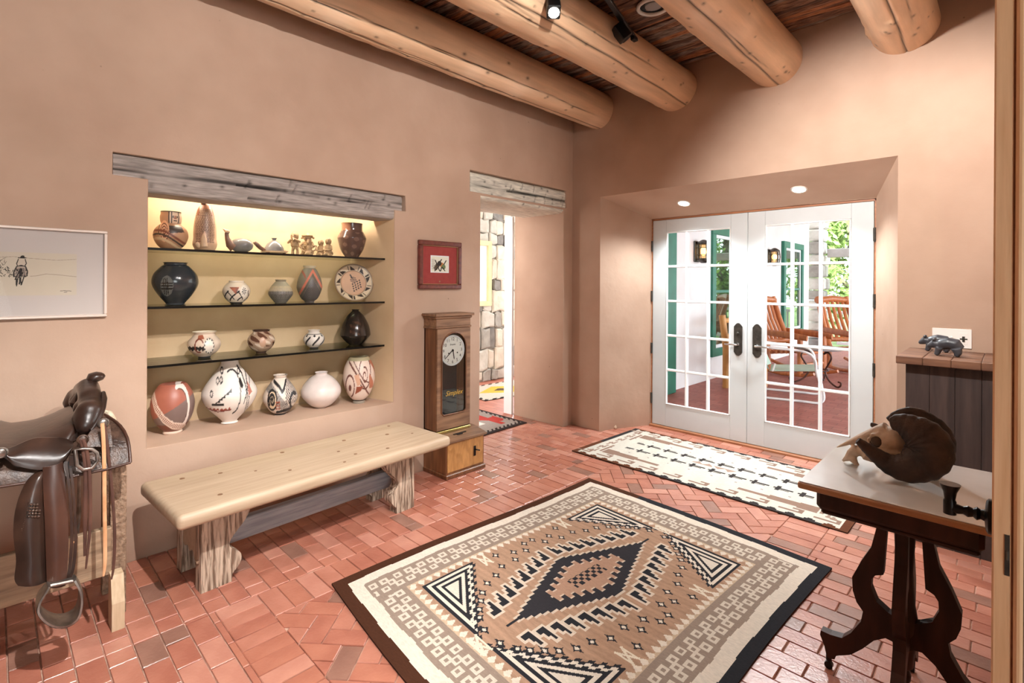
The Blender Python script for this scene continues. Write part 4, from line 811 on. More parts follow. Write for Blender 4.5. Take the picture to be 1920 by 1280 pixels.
for sy in (-.35, .42): nm.lathe([(.006, 0), (.006, .0006)], (xd, dc[1] + sy * dR, dc[2] - .18 * dR), 12, R=Matrix.Rotation(PI / 2, 3, 'Y'))
no_ = nm.build('numerals', 'ink', dl_); no_['kind'] = 'stuff'
hd = MB(); hd.prism([(xd + .002, dc[1] + a, dc[2] + b) for a, b in ((-.004, .01), (.004, .01), (.016, -.058), (.014, -.070), (.008, -.058))], (.001, 0, 0)).prism([(xd + .004, dc[1] + a, dc[2] + b) for a, b in ((.006, .006), (-.002, .010), (-.078, -.058), (-.076, -.062))], (.001, 0, 0)).lathe([(.008, 0), (.008, .006)], (xd, dc[1], dc[2]), 14, R=Matrix.Rotation(PI / 2, 3, 'Y')); hd.build('hands', 'ink', dl_)
# base box
bx = -2.893; by0, by1 = 2.284, 2.652
bs = MB().box(xw, bx, by0, by1, 0.03, 0.262).build('base_box', 'oak', ck); MB().box(bx + 0.0005, bx + 0.006, by0 + 0.012, by1 - 0.012, 0.045, 0.250, ch=0.001).build('front_panel', 'oak_panel', bs)
sl = [(xw, 0.300), (xf + 0.005, 0.300), (bx + 0.022, 0.272), (bx + 0.022, 0.258), (xw, 0.258)]
MB().prism([(a, by0 - 0.012, b) for a, b in sl], (0, by1 - by0 + 0.024, 0)).build('base_top', 'oak_top', ck)
MB().box(xw, bx + 0.018, by0 - 0.008, by1 + 0.01, 0.0, 0.032, ch=0.006).build('plinth', 'oak', ck)
MB().box(xf - 0.01, xf + 0.022, y0 + 0.002, y1 - 0.002, 0.2985, 0.318, ch=0.003).build('brass_rail', 'brass', ck)
MB().cbox((-2.95, 2.46, 0.289), (0.012, 0.12, 0.006), Matrix.Rotation(math.radians(13), 3, 'Y')).cbox((-2.94, 2.45, 0.288), (0.02, 0.05, 0.005), Matrix.Rotation(math.radians(13), 3, 'Y')).build('card_slot', 'black_iron', ck)
lk = MB(); lk.cbox((bx + 0.008, 2.555, 0.150), (0.004, 0.022, 0.075), ch=0.001).tube([(bx + 0.008, 2.555, 0.160), (bx + 0.028, 2.555, 0.163), (bx + 0.030, 2.585, 0.152)], 0.005, 8); lk.build('latch_handle', 'black_iron', ck, smooth=40)

# ---------------------------------------------------------------- pictures
mat('pink_frame', (214, 196, 184), (224, 208, 196), rough=0.3, metal=0.2, scale=4); mat('mat_board', (192, 180, 174), rough=0.9); mat('red_mat', (150, 56, 54), (160, 64, 60), rough=0.9, scale=30); mat('mahogany', (84, 34, 28), (112, 50, 40), rough=0.3, scale=5, stretch=(1, 8, 8), coat=0.3)
mat('gilt', (150, 120, 84), rough=0.4, metal=0.5); paintmat('drawing', rough=0.9, vary=0.02)
def art(name, parent, y0, y1, z0, z1, x, res, fn):
    ny, nz = max(2, int((y1 - y0) / res)), max(2, int((z1 - z0) / res)); Y = np.linspace(y0, y1, ny); Z = np.linspace(z0, z1, nz); yy, zz = np.meshgrid(Y, Z, indexing='xy')
    o_ = world_loc(parent); v = np.stack([np.full(yy.shape, x) - o_.x, yy - o_.y, zz - o_.z], -1).reshape(-1, 3); me = bpy.data.meshes.new(name)
    i = (np.arange(nz - 1)[:, None] * ny + np.arange(ny - 1)[None]).ravel(); me.from_pydata(v.tolist(), [], np.stack([i, i + 1, i + ny + 1, i + ny], -1).tolist()); me.materials.append(M['drawing'])
    ob = link_mesh(name, me, parent); paint_points(ob, np.asarray(fn(yy, zz)).reshape(-1, 3)); return ob
def frame4(parent, name, m, x0, x1, y0, y1, z0, z1, w, ch=0.003):
    for a in ((y0, y1, z0, z0 + w), (y0, y1, z1 - w, z1), (y0, y0 + w, z0 + w, z1 - w), (y1 - w, y1, z0 + w, z1 - w)): MB().box(x0, x1, *a, ch=ch).build(name, m, parent)
py0, py1, pz0, pz1 = -0.36, 0.391, 1.239, 1.654
pc = empty('framed_drawing', (XL, (py0 + py1) / 2, pz0), 'pale framed ink drawing of a rider on horseback seen from behind', 'picture')
frame4(pc, 'frame', 'pink_frame', XL + 0.001, XL + 0.024, py0, py1, pz0, pz1, 0.013); MB().box(XL + 0.001, XL + 0.010, py0 + 0.012, py1 - 0.012, pz0 + 0.012, pz1 - 0.012).build('mat_board', 'mat_board', pc)
def dpx(u, v): q = onx(u, v, XL + 0.011); return (q.y, q.z)
def rider(Y, Z):
    c = np.ones(Y.shape + (3,)) * np.array(lin((196, 182, 164))); k = (44, 38, 36); g = (150, 134, 120); w = 0.0014
    def ln(pts, w=w, col=k): c[pline(Y, Z, [dpx(u * .1719, 400 + v * .1719) for u, v in pts], w)] = lin(col)
    def fill(pts, col): c[inpoly(Y, Z, [dpx(u * .1719, 400 + v * .1719) for u, v in pts])] = lin(col)
    ln([(-400, 500), (-60, 480), (140, 470), (330, 490), (480, 500), (620, 512), (830, 500)], .001, g); ln([(330, 685), (400, 680), (500, 660), (620, 668), (830, 690)], .0012, g)
    rr = random.Random(3)
    for q in range(70): a, b = rr.uniform(-250, 150), rr.uniform(590, 690); ln([(a, b), (a + rr.uniform(-35, 35), b + rr.uniform(-30, 12))], .0011)
    for q in range(40): a, b = rr.uniform(-250, 60), rr.uniform(480, 620); ln([(a, b), (a + rr.uniform(-40, 40), b + rr.uniform(-40, 30))], .0009, (110, 98, 90))
    fill([(215, 490), (275, 490), (265, 462), (245, 456), (228, 464)], k); ln([(200, 484), (285, 484)], .0016); fill([(200, 500), (275, 500), (288, 545), (270, 575), (200, 575), (182, 545)], (190, 174, 158)); ln([(200, 500), (182, 545), (190, 575), (270, 575), (288, 545), (275, 500)], .0016)
    fill([(180, 585), (285, 585), (300, 640), (290, 690), (150, 690), (155, 630)], (160, 142, 130)); ln([(180, 580), (150, 640), (150, 690), (175, 690), (180, 790), (195, 700), (215, 690), (212, 770), (222, 700), (232, 780), (262, 690), (295, 680), (300, 630), (280, 580), (230, 565), (180, 580)], .002)
    fill([(215, 600), (245, 600), (240, 680), (205, 700)], k); ln([(225, 600), (180, 690), (165, 720)], .002)
    for q in range(30): a, b = rr.uniform(160, 295), rr.uniform(585, 690); ln([(a, b), (a + rr.uniform(-14, 14), b + rr.uniform(8, 30))], .0010)
    ln([(660, 845), (700, 842), (775, 846)], .0012, (90, 80, 74)); ln([(700, 858), (730, 858)], .001, (90, 80, 74)); return c
a = dpx(0, 400 + 415 * .1719); b = dpx(835 * .1719, 400 + 890 * .1719); art('drawing_sheet', pc, -0.28, b[0], b[1], a[1], XL + 0.0108, 0.0012, rider)
MB().add([(XL + 0.016, py0 + .01, pz0 + .01), (XL + 0.016, py1 - .01, pz0 + .01), (XL + 0.016, py1 - .01, pz1 - .01), (XL + 0.016, py0 + .01, pz1 - .01)], [(0, 1, 2, 3)]).build('glass', 'picture_glass', pc)
py0, py1, pz0, pz1 = 2.216, 2.628, 1.368, 1.737
pc = empty('framed_print', (XL, (py0 + py1) / 2, pz0), 'small framed print with a red mat in a mahogany frame above the clock', 'picture')
frame4(pc, 'frame', 'mahogany', XL + 0.001, XL + 0.030, py0, py1, pz0, pz1, 0.036, 0.006); frame4(pc, 'inner_fillet', 'gilt', XL + 0.001, XL + 0.020, py0 + .034, py1 - .034, pz0 + .034, pz1 - .034, 0.007, 0.001)
MB().box(XL + 0.001, XL + 0.010, py0 + 0.03, py1 - 0.03, pz0 + 0.03, pz1 - 0.03).build('mat_board', 'red_mat', pc)
mid = ((py0 + py1) / 2 - .002, 1.560); MB().box(XL + .0101, XL + .0106, mid[0] - .088, mid[0] + .088, mid[1] - .066, mid[1] + .066).build('window_mat', 'bright_white', pc)
def pair(Y, Z):
    c = np.ones(Y.shape + (3,)) * np.array(lin((226, 222, 206))); u, v = (Y - mid[0]) / .08, (Z - mid[1]) / .058
    for i, (a, b, col) in enumerate(((-.3, -.2, (70, 60, 50)), (.25, -.1, (190, 120, 60)), (-.05, .1, (50, 44, 42)), (.45, -.35, (110, 120, 80)), (-.5, -.5, (90, 74, 56)))): c[np.hypot((u - a) * 1.2, (v - b) * .9) < .3] = lin(col)
    for a, b in (((-.3, -.5), (-.6, -.9)), ((-.2, -.5), (0, -.9)), ((.3, -.4), (.6, -.85)), ((.2, -.4), (.1, -.9)), ((0, .3), (.2, .65)), ((.5, 0), (.75, .5)), ((-.4, .1), (-.55, .5))): c[seg(u, v, a, b, .06)] = lin((40, 34, 32))
    c[(u < -.62) & (np.abs(v) < .7) & (np.floor(v * 9) % 2 < 1)] = lin((170, 166, 156)); return c
art('print_sheet', pc, mid[0] - .08, mid[0] + .08, mid[1] - .058, mid[1] + .058, XL + .011, 0.0018, pair)
MB().box(XL + .0101, XL + .0108, mid[0] - .006, mid[0] + .006, pz0 + .052, pz0 + .064).build('plaque', 'gilt', pc)
MB().add([(XL + 0.018, py0 + .03, pz0 + .03), (XL + 0.018, py1 - .03, pz0 + .03), (XL + 0.018, py1 - .03, pz1 - .03), (XL + 0.018, py0 + .03, pz1 - .03)], [(0, 1, 2, 3)]).build('glass', 'picture_glass', pc)

# ---------------------------------------------------------------- rugs
paintmat('wool', rough=0.95, bump=0.6, bscale=260, vary=0.10, spec=0.1, vscale=60, stretch=(1, 3, 1))
def rug(name, label, corners, W, H, res, fn, bow=0.0, wave=0.004, zt=0.009, edgefn=None, seed=1):
    """woven rug: corners NL, NR, FR, FL on the floor; fn(x,y) colours with x in -W/2..W/2, y in -H/2..H/2"""
    nx, ny = int(W / res) + 1, int(H / res) + 1; a = np.linspace(0, 1, nx); b = np.linspace(0, 1, ny); A, B_ = np.meshgrid(a, b, indexing='xy')
    c = np.array(corners, float); X = (1 - A) * (1 - B_) * c[0][0] + A * (1 - B_) * c[1][0] + A * B_ * c[2][0] + (1 - A) * B_ * c[3][0]; Y = (1 - A) * (1 - B_) * c[0][1] + A * (1 - B_) * c[1][1] + A * B_ * c[2][1] + (1 - A) * B_ * c[3][1]
    if edgefn: dX, dY = edgefn(A, B_); X = X + dX; Y = Y + dY
    g = np.random.default_rng(seed); ph = g.uniform(0, 6, 6); Z = zt + wave * (0.5 + 0.25 * np.sin(A * 9 + ph[0] + B_ * 4) + 0.25 * np.sin(B_ * 11 + ph[1] - A * 5)) * np.minimum(1, 12 * np.minimum(np.minimum(A, 1 - A), np.minimum(B_, 1 - B_)))
    v = np.stack([X, Y, Z], -1).reshape(-1, 3); i = (np.arange(ny - 1)[:, None] * nx + np.arange(nx - 1)[None]).ravel(); f = np.stack([i, i + 1, i + nx + 1, i + nx], -1)
    ring = np.concatenate([np.arange(nx), np.arange(1, ny) * nx + nx - 1, (ny - 1) * nx + np.arange(nx - 2, -1, -1), np.arange(ny - 2, 0, -1) * nx]); n0 = len(v); low = v[ring].copy(); low[:, 2] = 0.0015; v = np.vstack([v, low]); k = len(ring); q = np.arange(k); sk = np.stack([ring[(q + 1) % k], ring[q], n0 + q, n0 + (q + 1) % k], -1)
    xm = ((A[:-1, :-1] + A[1:, 1:]) / 2 - .5) * W; ym = ((B_[:-1, :-1] + B_[1:, 1:]) / 2 - .5) * H; col = np.asarray(fn(xm, ym)).reshape(-1, 3)
    org = np.array([X.mean(), Y.mean(), 0.0]); me = bpy.data.meshes.new(name); me.from_pydata((v - org).tolist(), [], np.vstack([f, sk]).tolist()); me.materials.append(M['wool']); o = link_mesh(name, me); o.location = org
    edge = np.ones((k, 3)) * np.array(lin((60, 40, 32))); paint_faces(me, np.vstack([col, edge])); me.polygons.foreach_set('use_smooth', [True] * len(me.polygons)); me.set_sharp_from_angle(angle=math.radians(50)); return tag(o, label, 'rug')
CREAM, TAN, GREY, BLACK, BROWN = (222, 210, 194), (174, 140, 116), (152, 134, 120), (44, 44, 48), (74, 44, 30)
RW, RH = 1.585, 1.93
def big(x, y):
    c = np.ones(x.shape + (3,)); ln_ = lambda q: np.array(lin(q)); p, q = np.abs(x), np.abs(y); ex, ey = RW / 2 - p, RH / 2 - y * 0 - q; e = np.minimum(ex, ey)
    wob = 0.004 * np.sin(x * 23) + 0.004 * np.sin(y * 19)
    stripe = 0.06 * np.sin(y * 210 + 2 * np.sin(x * 9)) + 0.05 * np.sin(y * 97 + x * 4); c[...] = ln_(TAN); c *= (1 + stripe)[..., None]
    # teeth round the field
    ef = np.minimum(0.525 - p, 0.70 - q); along = np.where(0.525 - p < 0.70 - q, y, x); tooth = np.abs((along / 0.045) % 1 - .5) * 2
    c[(ef < 0.012 + 0.036 * tooth)] = ln_(CREAM); c[(ef < 0.004 + 0.016 * (1 - tooth))] = ln_((196, 172, 146))
    m = ef < 0; c[m] = ln_(GREY); 
    # key blocks in the grey band
    bx_, by_ = (RW / 2 - 0.12), (RH / 2 - 0.115); isx = (RW / 2 - 0.12 - p) / 1.0 < (RH / 2 - 0.12 - q)
    def keys(al, ac, half):
        u = (al / 0.132) % 1 - .5; u = u * 0.132; r = np.zeros(al.shape, bool)
        for a, b in ((-.036, -.030), (-.036, .030), (.036, -.030), (.036, .030), (0, 0)):
            a += .010 * (1 if b > 0 else -1 if b < 0 else 0); s = np.maximum(np.abs(u - a), np.abs(ac - b)); r |= (s < .0205) & (s > .0085)
        return r
    side = (p > 0.525) & (q < 0.84); ends = (q > 0.70) & (p < 0.68)
    c[m & side & keys(y + .01, p - 0.602, 1)] = ln_((212, 200, 184)); c[m & ends & ~side & keys(x + .066, q - 0.775, 1)] = ln_((212, 200, 184)); c[m & (q > .70) & (p < .525) & keys(x + .066, q - 0.775, 1)] = ln_((212, 200, 184))
    c[e < 0.115 + wob] = ln_(CREAM)
    dark = e < 0.055 + wob * .6; blk = (x > 0.45 - 0.0 * y) | ((y > RH / 2 - .07) & (x > -0.35)); c[dark] = ln_(BROWN); c[dark & blk] = ln_(BLACK)
    # corner triangles, nested and stepped
    step = 0.012; t = None
    a, b = 0.475 - p, 0.645 - q; hyp = 0.46 * 0.31 / math.hypot(0.46, 0.31); stp = 0.018 * ((np.floor(a / 0.026)) % 2)
    hd_ = (1 - a / 0.46 - b / 0.31) * hyp; zz_ = np.where(hd_ < .036, .006 * (2 * (np.floor(a / .021) % 2) - 1), 0)
    ds = np.minimum(np.minimum(a, b), hd_ + zz_)
    for lo, hi, col in ((0, .016, BLACK), (.016, .033, CREAM), (.033, .050, BLACK), (.050, .066, CREAM), (.066, .080, BLACK), (.080, .2, CREAM)): c[(ds >= lo) & (ds < hi)] = ln_(col)
    # centre: stepped lozenge with arms
    qs = np.floor(q / 0.036) * 0.036 + .018; wd = 0.20 * (1 - qs / 0.47)
    c[(p < wd + .012) & (q < .47)] = ln_((206, 190, 172)); c[(p < wd) & (q < .45)] = ln_((52, 50, 54)); inn = 0.115 * (1 - (np.floor(q / .048) * .048 + .024) / .26) + .02 * (np.floor(q / .024) % 2); c[(p < inn + .008) & (q < .25)] = ln_((206, 186, 166)); c[(p < inn) & (q < .24)] = ln_((176, 140, 118)); c[(np.abs(p) < .008) & (q > .43) & (q < .52)] = ln_(BLACK)
    chk = (p < .034) & (q < .11) & ((np.floor((x + 1) / .022) + np.floor((y + 1) / .022)) % 2 < 1); c[chk] = ln_(BLACK)
    # zigzag hooks flanking the lozenge
    for i in range(8):
        yy = 0.02 + i * 0.064; xx = 0.245 * (1 - yy / 0.75) + 0.035; u, v = p - xx, q - yy - .02
        o1 = ((np.abs(u - .0) < .045) & (np.abs(v) < .010)) | ((np.abs(u - .035) < .012) & (v > -.02) & (v < .03)); o2 = (np.abs(u) < .058) & (v > -.022) & (v < .042)
        st_ = inpoly(u, v, [(-.045, .03), (-.045, -.014), (.045, -.014), (.045, .0), (.015, .0), (.015, .012), (-.015, .012), (-.015, .03)]); c[inpoly(u, v, [(-.058, .042), (-.058, -.024), (.058, -.024), (.058, .01), (.026, .01), (.026, .024), (-.004, .024), (-.004, .042)])] = ln_((212, 196, 178)); c[st_] = ln_(BLACK)
    # small stars
    for (sx, sy) in ((.44, .22), (.40, .13), (.43, .03), (.34, .26), (.37, .07), (.28, .40), (.20, .50), (.12, .57), (.34, .17), (.24, .46), (.16, .54), (.05, .60), (.30, .33)):
        u, v = np.abs(p - sx), np.abs(q - sy); c[(u / .034 + v / .012 < 1) | (u / .016 + v / .024 < 1)] = ln_(BLACK); c[(u / .012 + v / .010 < 1)] = ln_((224, 212, 196))
    for (sx, sy) in ((.44, .29), (.01, .665)):
        u, v = p - sx, q - sy; c[seg(u, v, (-.04, -.02), (.04, .02), .006) | seg(u, v, (-.04, .02), (.04, -.02), .006) | ((np.abs(u) < .045) & (np.abs(np.abs(v) - .02) < .005))] = ln_((224, 212, 192))
    return c
def big_edge(A, B_): return (-0.02 * np.sin(B_ * PI) * A * 1.6 + 0.03 * np.clip((B_ - .9) / .1, 0, 1) * A * 0 - 0.012 * np.sin(B_ * 2 * PI) * (1 - A), 0.018 * np.sin(A * PI) * B_ - 0.03 * np.sin(A * PI) * (1 - B_))
rug('woven_rug', 'large geometric wool rug with nested triangles and a dark border', [(-2.255, 1.112), (-0.665, 0.985), (-0.627, 2.925), (-2.176, 3.030)], RW, RH, 0.0042, big, edgefn=big_edge, wave=0.005)
UW, UH = 1.98, 0.975
def runner(x, y):
    c = np.ones(x.shape + (3,)) * np.array(lin((202, 196, 184))); L_ = lambda q: np.array(lin(q)); p, q = np.abs(x), np.abs(y); ex, ey = UW / 2 - p, UH / 2 - q; TA, DK = (140, 114, 100), (56, 52, 52)
    c *= (1 + .03 * np.sin(x * 40 + y * 9))[..., None]
    # dark scalloped edge along the long sides, solid ends
    sc_ = 0.020 + 0.020 * (np.abs((x / 0.105) % 1 - .5) < .28) + 0.012 * (np.abs((x / 0.105) % 1 - .5) < .14); ed = ey < sc_; c[ed] = L_(DK); c[ed & ((x < -0.35) | (x > .86))] = L_((96, 58, 40)); c[ex < 0.045] = L_((96, 58, 40)); c[(x < -.9) & (ex < .045) & (y > -.1)] = L_(DK)
    # meander near the edge
    for off, per in ((0.085, 0.20),):
        u = (x / per) % 1; b = ey - off; c[((np.abs(b) < .011) & (u < .66)) | ((np.abs(u - .62) < .06) & (b > -.011) & (b < .05)) | ((np.abs(b - .042) < .010) & (u > .36) & (u < .68))] = L_(TA)
    for off, per in ((0.10, 0.14),):
        u = (y / per) % 1; b = ex - off; m = (q < .36); c[m & (((np.abs(b) < .009) & (u < .7)) | ((np.abs(b - .03) < .009) & (u > .3)) | ((np.abs(u - .5) < .08) & (np.abs(b - .015) < .03)))] = L_((150, 126, 112))
    # stepped brown bars in the corners
    s = np.where(x < 0, p, p); c[(p > .30) & (p < .80) & (np.abs(q - .285) < .020 + .018 * (p > .5) + .014 * (p > .68))] = L_(TA); c[(np.abs(p - .82) < .012) & (q > .12) & (q < .33)] = L_(TA)
    # two comb lines and small figures
    for sg in (1, -1):
        b = y - sg * 0.085; u = (x / 0.155) % 1; ln2 = (p < .72); c[ln2 & (np.abs(b - .0) < .009) & (u < .85)] = L_(DK); c[ln2 & (np.abs(b - sg * .024) < .006) & (u > .15) & (u < .7)] = L_(DK); c[ln2 & (np.abs(u - .2) < .085) & (np.abs(b) < .046)] = L_(DK)
    for k_, (a, b) in enumerate(((-.12, 0), (-.04, .0), (.05, .0), (.13, 0))): c[inpoly(x, y, [(a - .05, -.02), (a + .05, -.02), (a, .035)] if k_ < 2 else [(a - .05, .02), (a + .05, .02), (a, -.035)])] = L_((158, 132, 118))
    for i in range(10): a = -.8 + i * .175; c[(np.abs(x - a) < .008) & (np.abs(q - .19) < .006)] = L_((130, 110, 102))
    return c
rug('runner_rug', 'cream runner rug with scalloped dark edges before the white french doors', [(-2.641, 3.432), (-0.655, 3.405), (-0.645, 4.372), (-2.613, 4.408)], UW, UH, 0.0055, runner, wave=0.003, zt=0.008, seed=5)
# ---------------------------------------------------------------- saddle and its stand
mat('leather', (40, 27, 22), (70, 48, 38), rough=0.34, scale=7, bump=0.22, bscale=45, c3=(52, 35, 28), bdist=0.004, coat=0.25)
mat('leather_red', (58, 35, 27), (80, 50, 38), rough=0.4, scale=5, bump=0.12, bscale=60, bdist=0.003)
mat('leather_tool', (48, 33, 27), (84, 62, 50), rough=0.4, scale=30, bump=0.8, bscale=90, bdist=0.004)
mat('rawhide', (196, 140, 96), (222, 172, 130), rough=0.5, scale=12); mat('thong', (70, 44, 36), (92, 60, 48), rough=0.5, scale=12); mat('aged_steel', (120, 112, 106), (170, 162, 154), rough=0.35, metal=0.9, scale=18); mat('fleece', (206, 188, 160), (226, 210, 184), rough=1.0, scale=60, bump=0.9)
mat('stand_wood', (128, 104, 82), (170, 144, 116), rough=0.7, scale=5, stretch=(8, 0.9, 8), contrast=(0.3, 0.65), bump=0.3); mat('stand_pale', (190, 164, 132), (212, 188, 158), rough=0.65, scale=6, stretch=(8, 8, 1)); mat('stand_post', (126, 100, 80), (160, 132, 108), rough=0.8, scale=14, stretch=(4, 4, 3), bump=0.8)
XC = -2.80
sd = empty('western_saddle', (XC, 0.05, 0.14), 'worn brown leather western saddle with hanging stirrup and thongs', 'saddle')
def cr5(a, b, x): return onx(a / 6.096, 690 + b / 6.096, x)
def cr2(a, b, x): return onx(a / 2.133, 660 + b / 2.133, x)
# seat: arched sections along y
ys = np.linspace(-0.34, 0.235, 40); cz = np.array([cr5(a, b, XC)[1:] for a, b in ((0, 720), (150, 705), (400, 650), (600, 570), (800, 480), (870, 420))])
lz = np.array([cr5(a, b, -2.50)[1:] for a, b in ((70, 960), (110, 1050), (190, 1110), (480, 1155), (650, 1110), (750, 1040), (810, 950), (840, 860))])
cy_k = [-0.34, -0.28, -0.20, -0.08] + list(cz[:, 0]); cz_k = [0.99, 0.985, 0.90, 0.835] + list(cz[:, 1]); ly_k = [-0.34, -0.2, -0.06] + list(lz[:, 0]); lz_k = [0.80, 0.73, 0.74] + list(lz[:, 1])
P = []
for y in ys:
    top = np.interp(y, cy_k, cz_k); low = np.interp(y, ly_k, lz_k); wd = np.interp(y, [-.34, -.1, .12, .2, .235], [.27, .285, .285, .24, .20]); row = []
    for t in np.linspace(0, PI, 33):
        s = math.sin(t); cc = math.cos(t); row.append((XC + wd * math.copysign(abs(cc) ** .8, cc), y, low + (top - low) * s ** 0.72))
    P.append(row)
MB().sheet(P, (0, 0, -0.012)).build('seat', 'leather', sd, smooth=60)
# side jockey: broad flap hanging over the seat's edge
jt = crom([cr5(*q) for q in ((30, 930, -2.545), (160, 890, -2.55), (380, 800, -2.56), (600, 790, -2.56), (740, 800, -2.57), (830, 840, -2.56))], 26); jb = crom([cr5(*q) for q in ((70, 975, -2.505), (110, 1060, -2.495), (210, 1118, -2.49), (470, 1155, -2.485), (700, 1080, -2.49), (838, 880, -2.52))], 26)
P = [[tuple(jt[i] * (1 - f) + jb[i] * f + np.array((0.022 * math.sin(f * PI) + .006, 0, 0))) for i in range(26)] for f in np.linspace(0, 1, 9)]
MB().sheet(P, (-0.008, 0, 0)).build('side_jockey', 'leather', sd, smooth=60)
# fork (swell) and horn
fk = MB(); c0 = cr5(1010, 520, -2.66)
for (a, b, x, r) in ((985, 650, -2.58, .036), (1000, 580, -2.60, .044), (1020, 500, -2.62, .048), (1040, 430, -2.66, .044), (1030, 400, -2.74, .040), (950, 450, -2.72, .036), (1130, 360, -2.70, .026), (960, 560, -2.62, .04), (1080, 470, -2.63, .036)):
    for xx in (x, 2 * XC - x): q = cr5(a, b, x); fk.ball((xx, q.y, q.z), r, 14)
fk.tube([(-2.60, c0.y, c0.z - .03), (-2.70, c0.y + .01, c0.z + .06), (XC, c0.y + .012, c0.z + .085), (-2.90, c0.y + .01, c0.z + .06), (-3.0, c0.y, c0.z - .03)], [.034, .04, .04, .04, .034], 12)
o = fk.build('fork', 'leather', sd); remesh(o, 0.008, 8)
wl_ = MB().tube([cr5(*q) for q in ((1180, 280, -2.70), (1190, 350, -2.655), (1170, 450, -2.615), (1140, 540, -2.585), (1090, 640, -2.560), (1040, 710, -2.545))], [.008, .011, .012, .011, .009, .007], 10).build('fork_welt', 'leather', sd, smooth=70)
MB().tube([cr5(*q, XC) for q in ((965, 390), (985, 300), (1020, 210), (1045, 150), (1060, 115))], [.050, .036, .025, .020, .020], 16).tube([cr5(*q, XC) for q in ((1010, 150), (1050, 112), (1110, 96), (1165, 88), (1196, 76))], [.012, .022, .022, .017, .007], 16, flat=1.6).build('horn', 'leather', sd, smooth=70)
# skirt under the seat with a stitched edge
top = [(-420, 900, -2.62), (-100, 860, -2.64), (300, 800, -2.66), (700, 720, -2.69), (1000, 640, -2.70), (1130, 560, -2.73), (1195, 530, -2.76)]
bot = [(-420, 1420, -2.49), (-100, 1372, -2.49), (300, 1310, -2.485), (700, 1262, -2.48), (1000, 1200, -2.48), (1250, 1148, -2.49), (1490, 1078, -2.50)]
T = crom([cr5(*q) for q in top], 30); Bt = crom([cr5(*q) for q in bot], 30); P = []
for f in np.linspace(0, 1, 9): P.append([tuple(T[i] * (1 - f) + Bt[i] * f + np.array((0.045 * math.sin(f * PI), 0.018 * math.sin(f * PI) * (i / 29) ** 6, 0.03 * math.sin(f * PI) * (i / 29) ** 3))) for i in range(30)])
sk = MB().sheet(P, (-0.010, 0, 0)).build('skirt', 'leather_tool', sd, smooth=60)
MB().tube([(p[0] + .001, p[1], p[2]) for p in P[-1]], 0.005, 8).build('skirt_binding', 'leather_red', sk, smooth=60); MB().tube([P[i][-1] for i in range(9)], 0.006, 8).build('skirt_binding', 'leather_red', sk, smooth=60)
P2 = [[(2 * XC - p[0], p[1], p[2]) for p in r] for r in P]; MB().sheet(P2, (0.010, 0, 0)).build('far_skirt', 'leather_tool', sd, smooth=60)
MB().tube([cr5(*q) for q in ((1180, 500, -2.84), (1240, 510, -2.82), (1290, 590, -2.80), (1340, 680, -2.78))], [.008, .013, .013, .006], 10).build('fleece_edge', 'fleece', sd, smooth=60)
# front plate between fork and skirt
MB().sheet([[tuple(cr5(a + (b - a) * j / 4, c_, x)) for j in range(5)] for a, b, c_, x in ((1150, 1200, 560, -2.60), (1080, 1260, 650, -2.555), (1010, 1275, 760, -2.525), (900, 1285, 860, -2.505), (880, 1285, 900, -2.50))], (-.008, 0, 0)).build('side_plate', 'leather_tool', sd, smooth=60)
def rows(defs, off, name, m, bulge=0.0, parent=sd, n=9, k=26):
    A = crom([list(onx(d[0], d[2], d[4])) for d in defs], k); B_ = crom([list(onx(d[1], d[3], d[4])) for d in defs], k); P = []
    for i in range(k): P.append([tuple(A[i] * (1 - f) + B_[i] * f + np.array((bulge * math.sin(f * PI), 0, 0))) for f in np.linspace(0, 1, n)])
    return MB().sheet(P, off).build(name, m, parent, smooth=60)
# fender, stirrup leather, back straps    (u_left,u_right,v_left,v_right,x)
fd = rows([(74, 88, 882, 878, -2.495), (50, 88, 902, 896, -2.475), (30, 88, 950, 950, -2.455), (25, 88, 1000, 1000, -2.445), (30, 88, 1050, 1046, -2.44), (27, 88, 1085, 1078, -2.435), (34, 88, 1098, 1090, -2.435)], (-.007, 0, 0), 'fender', 'leather', bulge=0.022)
st_ = MB()
for i in range(5):
    for j in range(4 if i > 1 else 3): u, v = 58 + 6 * j - i * 1.0, 946 + 5.5 * i; q = onx(u, v, -2.428 - 0.0009 * j); st_.cbox((q.x, q.y, q.z), (0.010, 0.0085, 0.0085), None, 0.003)
for i in range(30): q = onx(54 - 10 * math.sin(i * .11) ** 2 + (0 if i < 15 else -3), 940 + i * 3.4, -2.432); st_.ball((q.x, q.y, q.z), .0022, 6)
st_.build('tooled_stamping', 'leather_tool', fd)
rows([(80, 118, 876, 866, -2.475), (81, 124, 920, 920, -2.445), (84, 128, 980, 980, -2.430), (86, 128, 1040, 1040, -2.425), (88, 124, 1096, 1092, -2.425), (90, 121, 1100, 1097, -2.427)], (-.008, 0, 0), 'stirrup_leather', 'leather_red', bulge=0.012)
for du, x in ((0, -2.455), (7, -2.475)): rows([(120 + du, 126 + du, 866, 864, x), (128 + du, 133 + du, 920, 920, x + .02), (132 + du, 138 + du, 1000, 1000, x + .025), (128 + du, 134 + du, 1060, 1060, x + .02), (124 + du * .6, 129 + du * .6, 1086, 1086, x + .02)], (-.005, 0, 0), 'back_strap', 'leather')
MB().tube([onx(133, 1018, -2.44), onx(139, 1016, -2.44)], .004, 8).build('strap_tie', 'rawhide', sd)
